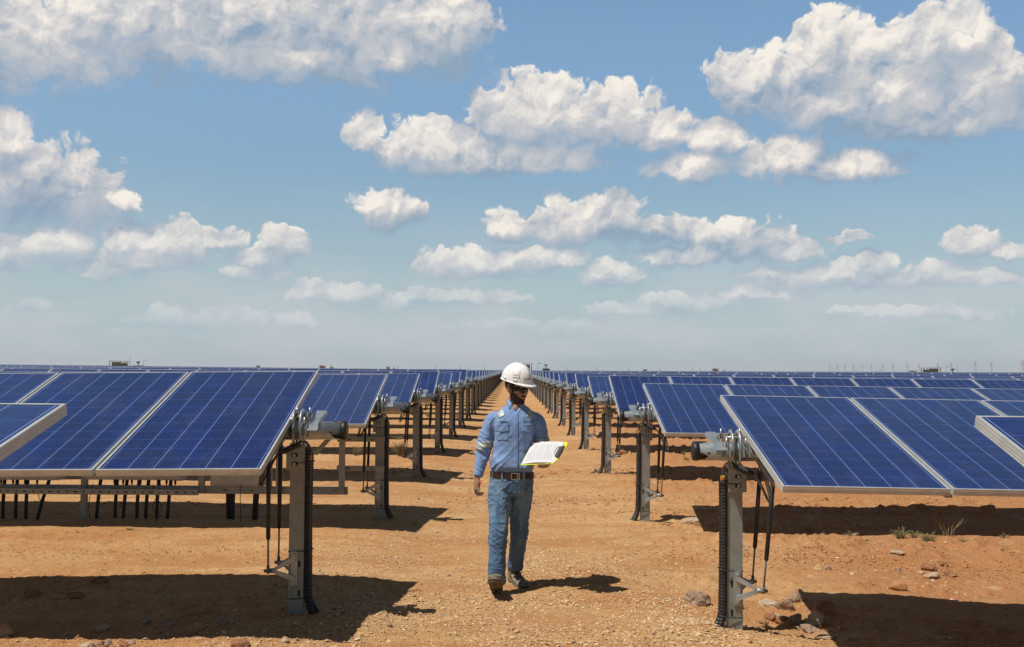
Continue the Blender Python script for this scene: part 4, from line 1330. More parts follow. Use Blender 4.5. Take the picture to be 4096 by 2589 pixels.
    limb(m, [(-.085, PY + .006, 1.365, .052), (-.135, PY + .008, 1.352, .058), (-.160, PY + .01, 1.315, .062), (-.183, PY + .01, 1.25, .059), (-.203, PY + .012, 1.18, .062), (-.214, PY + .012, 1.12, .061), (-.226, PY + .002, 1.06, .056), (-.243, PY - .018, .985, .045), (-.256, PY - .034, .925, .037), (-.262, PY - .040, .897, .036)], 5, 28)
    limb(m, [(.140, PY + .006, 1.365, .052), (.190, PY + .008, 1.352, .058), (.214, PY + .012, 1.315, .062), (.231, PY + .022, 1.25, .059), (.241, PY + .030, 1.18, .060), (.248, PY + .02, 1.135, .060), (.258, PY - .05, 1.112, .053), (.272, PY - .14, 1.090, .042), (.283, PY - .205, 1.074, .037)], 5, 28)
    shirt = remesh(m, 'shirt', G['shirt_cloth'], 0.0045, 8)
    v = verts(shirt); n_ = normals(shirt)
    x, y, z = v[:, 0], v[:, 1], v[:, 2]
    arm_r = sst(-x, .155, .175) * sst(1.33 - z, 0, .05); arm_l = sst(x, .19, .21) * sst(1.33 - z, 0, .05)
    torso = (1 - arm_r) * (1 - arm_l)
    waist = np.exp(-((z - 1.0) / .07) ** 2)
    ridge = lambda a: np.maximum(0, 1 - np.abs(a) * 2.2)
    f1 = ridge(fbm(x * 1.0 + z * .35, z * .30 + x * .5, 16, 2, 41)) ** 3
    f2 = ridge(fbm(x * 1.0 - z * .9, z * .25, 14, 2, 47)) ** 3
    f3 = ridge(fbm((x + y) * .5, z * 1.5 + x * .9, 17, 2, 52)) ** 3
    d = torso * (.009 * f1 * (.35 + 1.2 * waist) + .009 * f2 * (.40 + waist) - .004)
    elb = np.exp(-((z - 1.10) / .09) ** 2)
    d += (arm_r + arm_l) * (.014 * f3 * (.35 + .9 * elb) - .001)
    # creases pulling from the armpits and under the pockets
    d += torso * .006 * np.exp(-((np.abs(x - .025) - .115) / .03) ** 2) * ridge(fbm(z * 1.3 + np.abs(x) * 1.2, x * .3, 15, 2, 63)) ** 2
    d += .004 * fbm(x + y * .5, z, 22, 3, 71)
    # sleeve-to-body valley and cuffs
    d -= .006 * np.exp(-((x + .150 + (1.34 - z) * .06) / .008) ** 2) * sst(1.36 - z, 0, .05) * (z > 1.15)
    vee = (z > 1.405) & (np.abs(x - .037) < (z - 1.400) * .55) & (y < 8.40)
    d[vee] = 0
    v += n_ * d[:, None]
    v[vee, 1] += .030
    setv(shirt, v)
    sb = bvh_of(shirt)
    # trims cut from the cloth surface
    band_r = region_shell(shirt, lambda q: (q[:, 0] < -.135) & (q[:, 2] < 1.176 + .18 * (q[:, 0] + .21)) & (q[:, 2] > 1.112 + .18 * (q[:, 0] + .21)), lambda q: np.full(len(q), .0022), 'reflective_band', G['reflective'])
    band_l = region_shell(shirt, lambda q: (q[:, 0] > .176) & (q[:, 1] > 8.3) & (q[:, 2] < 1.203) & (q[:, 2] > 1.150), lambda q: np.full(len(q), .0022), 'reflective_band', G['reflective'])
    cuff_r = region_shell(shirt, lambda q: (q[:, 0] < -.19) & (q[:, 2] < .950), lambda q: np.full(len(q), .0022), 'cuff', G['shirt_cloth'])
    sh = child('shirt', shirt)
    child('reflective_band', band_r, sh); child('reflective_band', band_l, sh); child('cuff', cuff_r, sh)
    C3 = lambda a, b: (-.494 + .000762 * a + .000006 * b, 1.862 - .000762 * b)
    def q3(*pts): return [C3(*p) for p in pts]
    patch(sb, q3((472, 566), (545, 534), (576, 630), (517, 664)), 'shoulder_patch', G['reflective'], sh)
    patch(sb, q3((818, 536), (890, 566), (866, 668), (804, 640)), 'shoulder_patch', G['reflective'], sh)
    patch(sb, q3((667, 606), (716, 606), (718, 1205), (672, 1205)), 'placket', G['shirt_cloth'], sh, 4, 60, .0028, .006)
    for x_ in (669, 715): seam(sb, q3((x_, 610), (x_ + 3, 1200)), 'stitching', G['shirt_seam'], sh, .0010, .0024, 4, 50)
    for bx, by in ((688, 672), (688, 775), (690, 890), (692, 1012), (700, 1134), (548, 790), (822, 787)):
        c = hit(sb, *C3(bx, by)); b_ = MB(); b_.tube([c - Vector((0, .0065, 0)), c - Vector((0, .003, 0))], .0058, 12); child('button', b_.mesh('button', G['button']), sh)
    for (x0_, x1_) in ((481, 618), (750, 884)):
        pk = patch(sb, q3((x0_ + 6, 735), (x1_ - 4, 735), (x1_ - 8, 890), (x0_ + 12, 890)), 'pocket', G['shirt_cloth'], sh, 12, 12, .0022, .005)
        # flap with a point in the middle
        m_ = MB(); nu = 12; fr = []
        for j in range(9):
            for i in range(nu + 1):
                u = i / nu; lo = 788 + 18 * (1 - abs(2*u - 1)); yy = 718 + (lo - 718) * j / 8
                p = hit(sb, *C3(x0_ + (x1_ - x0_) * u, yy)); fr.append(p - Vector((0, .0052, 0)))
        bk = [p + Vector((0, .005, 0)) for p in fr]; w = nu + 1; nn = len(fr)
        fs = [(j*w+i, j*w+i+1, (j+1)*w+i+1, (j+1)*w+i) for j in range(8) for i in range(nu)]
        fs += [tuple(nn + a for a in f[::-1]) for f in fs]
        bd = list(range(w)) + [j*w+nu for j in range(1, 9)] + [8*w+i for i in range(nu-1, -1, -1)] + [j*w for j in range(7, 0, -1)]
        fs += [(bd[k], nn+bd[k], nn+bd[(k+1) % len(bd)], bd[(k+1) % len(bd)]) for k in range(len(bd))]
        m_.add(fr + bk, fs, smooth=True); child('pocket_flap', m_.mesh('pocket_flap', G['shirt_cloth']), sh)
        seam(sb, q3((x0_ + 2, 724), (x1_ - 2, 724)), 'stitching', G['shirt_seam'], sh, .0009, .0060, 4)
    for pts in (((432, 600), (462, 690), (478, 800)), ((945, 600), (905, 690), (884, 800)), ((455, 560), (560, 500), (600, 470)), ((905, 560), (830, 500), (800, 480))):
        seam(sb, q3(*pts), 'stitching', G['shirt_seam'], sh, .0012, .0006, 4)
    text(sb, 'NOMAC', C3(801, 0)[0], C3(0, 691)[1], .064, 'lettering', G['print_dark'], sh, .0018)
    for q in droplet(C3(788, 0)[0], C3(0, 685)[1], .015): blob(sb, q, 'emblem', G['print_dark'], sh)
    ex, ez = C3(500, 694)
    for k, mt in ((0, 'print_orange'), (1, 'print_orange'), (2, 'print_green'), (3, 'reflective')):
        a = k * 1.57 + .6; cx, cz = ex + math.cos(a) * .006, ez + math.sin(a) * .006
        blob(sb, [(cx + math.cos(t) * .0042, cz + math.sin(t) * .0036) for t in [i * .785 for i in range(8)]], 'emblem', G[mt], sh)
    for yy, a0 in ((688, 526), (696, 526), (704, 522)):
        seam(sb, q3((a0, yy), (606, yy)), 'small_print', G['print_dark'], sh, .0010, .0012, 4, 12)
    # collar: stand and two pointed leaves
    def collar(sgn):
        m_ = MB(); vs = []; n = 22; c = Vector((.034, PY + .010, .010))
        for i in range(n + 1):
            f = i / n; a = R(27) + f * R(155)     # from the front opening round to the back
            tip = math.exp(-((f - .05) / .12) ** 2); back = min(1, f / .45)
            def pt(r, z, ya=1.0): return c + Vector((sgn * math.sin(a) * r, -math.cos(a) * r * ya, z))
            zt = 1.466 + .040 * back ** .7
            vs += [pt(.057, 1.445), pt(.058, zt - .002), pt(.061, zt + .001), pt(.074 + .016 * tip, zt - .030 - .020 * tip, 1.04 + .10 * tip), pt(.071 + .016 * tip, zt - .032 - .020 * tip, 1.02 + .10 * tip), pt(.0595, zt - .004)]
        w = 6
        fs = [(w*i+k, w*i+k+1, w*i+w+k+1, w*i+w+k) for i in range(n) for k in range(w-1)] + [(w*i+w-1, w*i, w*i+w, w*i+2*w-1) for i in range(n)]
        fs += [tuple(range(w))[::-1], tuple(range(w*n, w*n+w))]
        m_.add(vs, fs, smooth=True); child('collar', m_.mesh('collar', G['shirt_cloth']), sh)
    collar(-1); collar(1)
    # ---- jeans
    m = MB()
    rings(m, [(.010, PY, .955, .158, .112), (.010, PY, .91, .166, .120), (.006, PY, .86, .172, .124), (.003, PY, .81, .174, .124), (.0, PY, .765, .170, .115), (.0, PY, .745, .150, .09)])
    limb(m, [(-.078, PY - .01, .84, .092), (-.084, 8.385, .75, .094), (-.086, 8.355, .66, .088), (-.090, 8.32, .57, .078), (-.093, 8.292, .49, .071), (-.095, 8.278, .43, .070), (-.099, 8.264, .34, .065), (-.101, 8.250, .24, .066), (-.102, 8.238, .15, .067), (-.104, 8.226, .085, .068)], 6, 30)
    limb(m, [(.088, PY + .005, .84, .090), (.087, 8.437, .75, .090), (.080, 8.455, .66, .085), (.072, 8.475, .57, .076), (.072, 8.492, .48, .071), (.068, 8.525, .40, .067), (.060, 8.570, .31, .063), (.050, 8.62, .22, .062), (.038, 8.665, .135, .062)], 6, 30)
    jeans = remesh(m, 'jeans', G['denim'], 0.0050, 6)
    v = verts(jeans); n_ = normals(jeans); x, y, z = v[:, 0], v[:, 1], v[:, 2]
    knee = np.exp(-((z - .43) / .10) ** 2); hem = np.exp(-((z - .13) / .07) ** 2); cro = np.exp(-((z - .74) / .09) ** 2)
    g1 = ridge(fbm(x * .8 + y * .8 + z * .9, z * 1.4 - x * 1.0, 11, 2, 81)) ** 3
    g2 = ridge(fbm(x * 1.0 + y, z * 2.2 + x * 1.5, 10, 2, 87)) ** 3
    g3 = ridge(fbm(x * .7 - z * 1.4, z * .9 + x * 1.3, 12, 2, 93)) ** 3
    d = .005 * g1 + .0070 * g2 * (.15 + knee + .6 * hem) + .006 * g3 * cro + .0025 * fbm(x + y, z, 22, 3, 5)
    d *= sst(.93 - z, 0, .05)
    v += n_ * d[:, None]; setv(jeans, v); jb = bvh_of(jeans)
    hem_r = region_shell(jeans, lambda q: (q[:, 0] < -.02) & (q[:, 2] < .105), lambda q: np.full(len(q), .0018), 'hem', G['denim'])
    hem_l = region_shell(jeans, lambda q: (q[:, 0] > -.03) & (q[:, 1] > 8.5) & (q[:, 2] < .158), lambda q: np.full(len(q), .0018), 'hem', G['denim'])
    je = child('jeans', jeans); child('hem', hem_r, je); child('hem', hem_l, je)
    C4 = lambda a, b: (-.387 + .000762 * a + .000006 * b, .902 - .000762 * b)
    def q4(*p): return [C4(*k) for k in p]
    seam(jb, q4((560, 40), (568, 110), (560, 150), (540, 185), (520, 230)), 'fly_seam', G['denim_seam'], je, .0017, .0004, 5)
    seam(jb, q4((548, 40), (556, 110), (540, 160)), 'fly_seam', G['denim_seam'], je, .0010, .0004, 5)
    seam(jb, q4((278, 44), (350, 62), (410, 50), (440, 12)), 'pocket_seam', G['denim_seam'], je, .0015, .0004, 5)
    seam(jb, q4((735, 60), (690, 66), (655, 45), (648, 12)), 'pocket_seam', G['denim_seam'], je, .0015, .0004, 5)
    # ---- belt
    def ringbelt(z0, z1, grow, name, mat, parent, a0=0, a1=2 * math.pi, n=80, tilt=.0):
        m_ = MB(); vs = []
        for i in range(n + 1):
            a = a0 + (a1 - a0) * i / n
            c_, s_ = math.cos(a), math.sin(a); e = .82
            for dr, zz in ((0, z0), (grow, z0), (grow, z1), (0, z1)):
                rx, ry = .168 + dr, .122 + dr
                vs.append(Vector((.010 + rx * math.copysign(abs(c_) ** e, c_), PY + ry * math.copysign(abs(s_) ** e, s_), zz + tilt * c_)))
        fs = [(4*i+k, 4*i+(k+1) % 4, 4*i+4+(k+1) % 4, 4*i+4+k) for i in range(n) for k in range(4)]
        if a1 - a0 < 6.2: fs += [(0, 1, 2, 3), (4*n+3, 4*n+2, 4*n+1, 4*n)]
        m_.add(vs, fs, smooth=False); return child(name, m_.mesh(name, mat), parent)
    belt = ringbelt(.888, .930, .0075, 'belt', G['leather_belt'], root, tilt=-.004)
    for ad in (-62, -112, -150, -28): ringbelt(.878, .940, .0105, 'belt_loop', G['denim'], je, R(ad) - .035, R(ad) + .035, 4, tilt=-.004)
    by = PY - .122 - .0120
    m_ = MB()
    bx0, bx1, bz0, bz1 = .006, .066, .882, .930
    for c_, s_ in ((((bx0+bx1)/2, by, bz1), (bx1-bx0, .004, .0045)), (((bx0+bx1)/2, by, bz0), (bx1-bx0, .004, .0045)), ((bx0, by, (bz0+bz1)/2), (.0045, .005, bz1-bz0)), ((bx1, by, (bz0+bz1)/2), (.0055, .005, bz1-bz0)), ((bx0 + .046, by - .001, (bz0+bz1)/2), (.005, .006, .036))):
        m_.box(c_, s_, bev=.001)
    child('buckle', m_.mesh('buckle', G['buckle']), belt)
    # ---- boots
    def boot(o, yawd, pitchd, sc=1.0):
        """local frame: heel bottom at the origin, toe along -y"""
        Mx = Matrix.Rotation(R(yawd), 3, 'Z') @ Matrix.Rotation(R(pitchd), 3, 'X')
        O = Vector(o)
        T = lambda p: O + Mx @ (Vector(p) * sc)
        up = MB(); secs = [(.012, .036, .03, .130, .0), (-.03, .041, .03, .135, 0), (-.075, .042, .03, .120, 0), (-.115, .045, .028, .092, .002), (-.16, .050, .026, .074, .004), (-.205, .052, .024, .066, .005), (-.245, .047, .024, .062, .004), (-.275, .034, .026, .052, .002), (-.29, .014, .03, .042, 0)]
        vs = []; n = 20
        for (yy, w, z0, z1, cx) in secs:
            for k in range(n):
                a = 2 * math.pi * k / n; c_, s_ = math.cos(a), math.sin(a)
                vs.append(T((cx + w * math.copysign(abs(c_) ** .8, c_), yy, (z0 + z1) / 2 + (z1 - z0) / 2 * math.copysign(abs(s_) ** .8, s_))))
        fs = [(i*n+k, i*n+(k+1) % n, (i+1)*n+(k+1) % n, (i+1)*n+k) for i in range(len(secs)-1) for k in range(n)] + [tuple(range(n))[::-1], tuple(range((len(secs)-1)*n, len(secs)*n))]
        up.add(vs, fs, smooth=True)
        up.tube([T((0, -.02, .10)), T((0, -.012, .15)), T((0, -.005, .19))], [.046 * sc, .045 * sc, .044 * sc], 18)
        bo = child('boot', up.mesh('boot', G['boot']))
        so = MB()
        out = [(-.032, .022), (-.042, -.01), (-.043, -.05), (-.043, -.09), (-.043, -.14), (-.050, -.19), (-.047, -.24), (-.034, -.275), (-.012, -.295), (.014, -.296), (.038, -.278), (.052, -.24), (.056, -.195), (.050, -.14), (.044, -.09), (.043, -.05), (.042, -.01), (.032, .022), (.0, .034)]
        so.extrude([T((a, b, .014)) for a, b in out], Mx @ Vector((0, 0, .024 * sc)))
        # lugs: chevrons across the sole, blocks at the heel
        for i in range(9):
            yy = -.275 + i * .0185
            w = .040 if i > 0 else .024
            for sx in (-1, 1):
                so.box(T((sx * w * .55, yy - abs(w) * .1, .007)), (w * .95, .0105, .016), Mx @ Matrix.Rotation(sx * R(24), 3, 'Z'))
        for sx in (-1, 1):
            for yy in (-.052, -.022, .004): so.box(T((sx * .021, yy, .006)), (.028, .018, .018), Mx)
        child('sole', so.mesh('sole', G['boot_sole']), bo)
        la = MB()
        for k in range(5):
            yy = -.075 - k * .019; zz = .128 - k * .0125
            la.tube([T((-.022, yy, zz - .004)), T((0, yy - .006, zz + .006)), T((.022, yy - .010, zz - .008))], .0022, 5)
        child('lace', la.mesh('lace', G['lace']), bo)
    g0 = gh(-.1, 8.2); g1_ = gh(.08, 8.5)
    boot((-.102, 8.215, g0 + .008), -3, -27, 1.13)
    boot((.018, 8.735, g1_ + .004), 19, 4)
    # ---- clipboard held in the left hand: its own thing
    cb = empty('clipboard', A, 0, 'bright yellow clipboard with white sheets in the walking man\'s hand', 'clipboard')
    off = -A
    def cchild(name, mb, mat, parent): 
        me = mb.mesh(name, mat); v = verts(me) + np.array(-A); setv(me, v); return link(name, me, parent)
    rotb = Matrix((Lb, Wb, Nb)).transposed()
    def B(l, w, n=0): return A + Lb * l + Wb * w + Nb * n
    m_ = MB(); out = [(-.003, -.006), (.295, -.006), (.322, .04), (.340, .20), (.330, .232), (-.003, .232)]
    m_.extrude([B(l, w, -.002) for l, w in out], Nb * .0035)
    cchild('board', m_, G['board_yellow'], cb)
    m_ = MB(); n = 16; vs = []
    for i in range(n + 1):
        l = .004 + .300 * i / n; cur = .004 + .012 * math.sin(i / n * math.pi) ** 1.2
        for w in (.0035, .228): vs += [B(l, w, cur + (.004 if w > .1 else 0)), B(l, w, .0018)]
    fs = []
    for i in range(n):
        a = 4 * i; fs += [(a, a+4, a+6, a+2), (a+1, a+3, a+7, a+5), (a, a+1, a+5, a+4), (a+2, a+6, a+7, a+3)]
    fs += [(0, 2, 3, 1), (4*n, 4*n+1, 4*n+3, 4*n+2)]
    m_.add(vs, fs, smooth=False)
    pp = cchild('paper_stack', m_, G['paper'], cb)
    m_ = MB()
    for j in range(15):
        l = .03 + j * .0165; cur = .004 + .012 * math.sin((l - .004) / .3 * math.pi) ** 1.2
        for w0, w1 in (((.03, .20) if j % 4 else (.03, .12)),):
            k = 8
            vs = []
            for q in range(k + 1):
                w = w0 + (w1 - w0) * q / k; nn = cur + .004 * (w - .008) / .22 + .0006
                ww = .004 * math.sin(w * 40 + j); vs += [B(l + ww, w, nn + .0004), B(l + .0026 + ww, w, nn + .0004)]
            m_.add(vs, [(2*q, 2*q+1, 2*q+3, 2*q+2) for q in range(k)])
    cchild('form_lines', m_, G['paper_line'], pp)
    m_ = MB()
    m_.box(B(.322, .115, .008), (.016, .13, .012), rotb, bev=.003)
    m_.tube([B(.312, .06, .012), B(.285, .075, .022), B(.280, .115, .024), B(.285, .155, .022), B(.312, .17, .012)], .0025, 6)
    m_.box(B(.305, .115, .014), (.028, .11, .003), rotb @ Matrix.Rotation(R(12), 3, 'Y'), bev=.001)
    cchild('clip', m_, G['clip_black'], cb)
    # ---- red pen in the right hand
    a, b = Vector((-.236, PY - .085, .872)), Vector((-.266, PY - .080, .742))
    pn = empty('pen', a, 0, 'red pen pinched in the lowered hand of the walking man', 'pen')
    for nm, u, w, r, mt in (('cap', 0, .45, .0055, 'pen_red'), ('barrel', .45, .92, .0042, 'pen_clear'), ('tip', .92, 1.0, .002, 'clip_black')):
        m_ = MB(); m_.tube([a.lerp(b, u), a.lerp(b, w)], r, 10); me = m_.mesh(nm, G[mt]); setv(me, verts(me) - np.array(a)); link(nm, me, pn)
build_person()

# ---------------------------------------------------------------- places on the ground
def spot(px, py):
    """ground point whose direction from the viewpoint matches a spot of the photograph"""
    dx = px - 2048; dy = py - 1294.5
    dx, dy = dx + .0078 * dy, dy - .0078 * dx
    p = R(2.543)
    d = Vector((dx / F, math.cos(p) + dy / F * math.sin(p), math.sin(p) - dy / F * math.cos(p)))
    t = EYE / -d.z
    for _ in range(4):
        q = Vector((0, 0, EYE)) + d * t; t = (EYE - gh(q.x, q.y)) / -d.z
    q = Vector((0, 0, EYE)) + d * t
    return q.x, q.y, q.z
def far(px, D):
    return (px - 2048) / F * D

# ---------------------------------------------------------------- equipment rack under the second left row
def rack():
    y0 = 11.62
    g = 0.075
    root = empty('equipment_rack', (-2.6, y0, g), 0, 'grey slotted steel rack under the second left panel row carrying the boxes', 'rack')
    def b(name, c, s, mat='galvanised', rot=None, holes=0, parent=root):
        m = MB(); m.box((c[0] + 2.6, c[1] - y0, c[2] - g), s, rot, bev=.003)
        for i in range(holes):
            xx = c[0] + 2.6 - s[0] / 2 + (i + .5) * s[0] / holes
            m.box((xx, c[1] - y0 - s[1] / 2 - .0008, c[2] - g), (.022 if i % 3 else .045, .003, .012), mat=1)
        return m.build(name, [G[mat], G['hole']], parent)
    b('front_rail', (-5.6, y0 - .12, .385), (4.4, .045, .062), holes=48)
    b('back_rail', (-3.9, y0 + .05, .395), (4.2, .04, .085), holes=14)
    for x, zt, zb in ((-1.86, 1.07, .36), (-2.55, 1.2, .36), (-2.66, 1.1, .42), (-3.40, 1.2, .36), (-4.70, 1.2, g), (-6.6, 1.2, g)):
        b('upright', (x, y0 + (.0 if x > -4 else .03), (zt + zb) / 2), (.062, .06, zt - zb))
    for z in (.965, .645): b('cross_rail', (-1.66, y0 + .03, z), (.52, .04, .055), holes=2)
    b('brace', (-2.05, y0 + .06, .93), (.36, .03, .05), rot=Matrix.Rotation(R(-48), 3, 'Y'))
    # grey enclosures on the rack
    def enclosure(x0, x1, z0, z1, label, glands):
        bx = empty('junction_box', ((x0 + x1) / 2, y0 - .02, z0), 0, label, 'junction box', 'grey electrical boxes on the rack')
        m = MB(); m.box((0, .12, (z1 - z0) / 2), (x1 - x0, .20, z1 - z0), bev=.012); m.build('case', G['box_paint'], bx)
        m = MB(); m.box((0, .014, (z1 - z0) / 2), (x1 - x0 - .04, .018, z1 - z0 - .05), bev=.006); d = m.build('door', G['box_paint'], bx)
        m = MB(); m.box(((x1 - x0) / 2 - .06, .0, (z1 - z0) / 2), (.02, .016, .06), bev=.003); m.build('latch', G['black_plastic'], d)
        for i in range(glands):
            m = MB(); xx = -(x1 - x0) / 2 * .7 + (x1 - x0) * .7 * (i + .5) / glands + (x1 - x0) * .1
            m.tube([(xx, .12, .002), (xx, .12, -.05)], .013, 8); m.tube([(xx, .12, -.05), (xx + .01, .1, -.10)], .006, 6)
            m.build('gland', G['black_plastic'], bx)
        return bx
    enclosure(-3.31, -2.72, .44, .98, 'plain pale grey box on the rack, nearest the aisle', 0)
    enclosure(-4.72, -3.62, .50, 1.02, 'wide grey rack box with black cable glands, second from the aisle', 8)
    enclosure(-6.5, -4.98, .49, 1.02, 'wide grey box on the rack at the left picture edge', 8)
    # black corrugated pipes from the boxes into the ground
    def pipe(a0, a1, z1=.40, r=.021, y=11.72):
        D = y
        xa = (.4568 * a0 - 2048 + 4) / F * D; xb = (.4568 * a1 - 2048 + 5) / F * D
        n = 34; zb = -.03; pts = []; rad = []
        for i in range(n + 1):
            f = i / n; pts.append((xa + (xb - xa) * f - xa, -.02 * math.sin(f * 3), z1 + .12 + (zb - z1 - .12) * f - zb)); rad.append(r if i % 2 else r * .86)
        m = MB(); m.tube(pts, rad, 12, smooth=False)
        zz = gh(xa, y) - .03
        lab = 'black corrugated pipe running from the grey boxes down into the shaded soil'
        o = m.build('conduit_pipe', G['black_plastic'], None, (xa, y, zz))
        tag(o, lab, 'pipe', 'black pipes under the left rack')
    for a0, a1 in ((75, 62), (185, 172), (275, 262), (480, 355), (915, 875), (1055, 1035), (1145, 1105), (1245, 1225), (1330, 1300), (1420, 1395), (1525, 1490), (2010, 2020), (2030, 2052), (2072, 2060), (2262, 2240), (2285, 2262)):
        pipe(a0, a1)
    # loose thin cables below the glands
    for a, dx in ((380, .03), (860, -.02), (1380, .05), (1450, -.04), (2145, .0)):
        x = (.4568 * a - 2048) / F * 11.6
        m = MB(); m.tube([(0, 0, .40), (dx, -.02, .26), (dx * 2.2, 0, .16), (dx * .8, 0, .02), (dx, 0, -.02)], .004, 6)
        o = m.build('loose_cable', G['black_cable'], None, (x, 11.55, gh(x, 11.55)))
        tag(o, 'thin black cable dangling below the grey rack boxes', 'cable', 'loose cables under the left rack')
rack()
# a slack cable below the second module of the right front row
m = MB(); m.tube([(-.12, 0, .08), (-.08, 0, .02), (0, 0, 0), (.08, 0, .015), (.13, 0, .07)], .005, 6)
tag(m.build('slack_cable', G['black_cable'], None, (2.19, 6.75, 1.015)), 'short slack black cable loop hanging below the right front panels', 'cable')

# ---------------------------------------------------------------- rocks and clods
def rock_mesh(seed, mat, sx, sy, sz, rough=.35, sub=3):
    bm = bmesh.new(); bmesh.ops.create_icosphere(bm, subdivisions=sub, radius=1.0)
    o = Vector((seed * 3.1, seed * 1.7, seed * .9))
    rs = random.Random(seed)
    planes = [(Vector((rs.gauss(0, 1), rs.gauss(0, 1), rs.gauss(0, 1))).normalized(), rs.uniform(.55, .9)) for _ in range(9)]
    for v in bm.verts:
        d = v.co.normalized()
        r = 1.0
        for n_, k in planes:
            c = d.dot(n_)
            if c > 0: r = min(r, k / c)
        r += rough * .35 * mnoise.noise(d * 1.6 + o) + rough * .22 * mnoise.noise(d * 4.5 + o) + rough * .10 * mnoise.noise(d * 11 + o)
        v.co = Vector((d.x * r * sx, d.y * r * sy, d.z * r * sz))
    me = bpy.data.meshes.new('rock'); bm.to_mesh(me); bm.free(); me.materials.append(G[mat])
    for p in me.polygons: p.use_smooth = mat == 'clod'
    return me
R8 = lambda a, b: (2696 + .5814 * a, 2000 + .5814 * b)
R6 = lambda a, b: (.5814 * a, 2200 + .5814 * b)
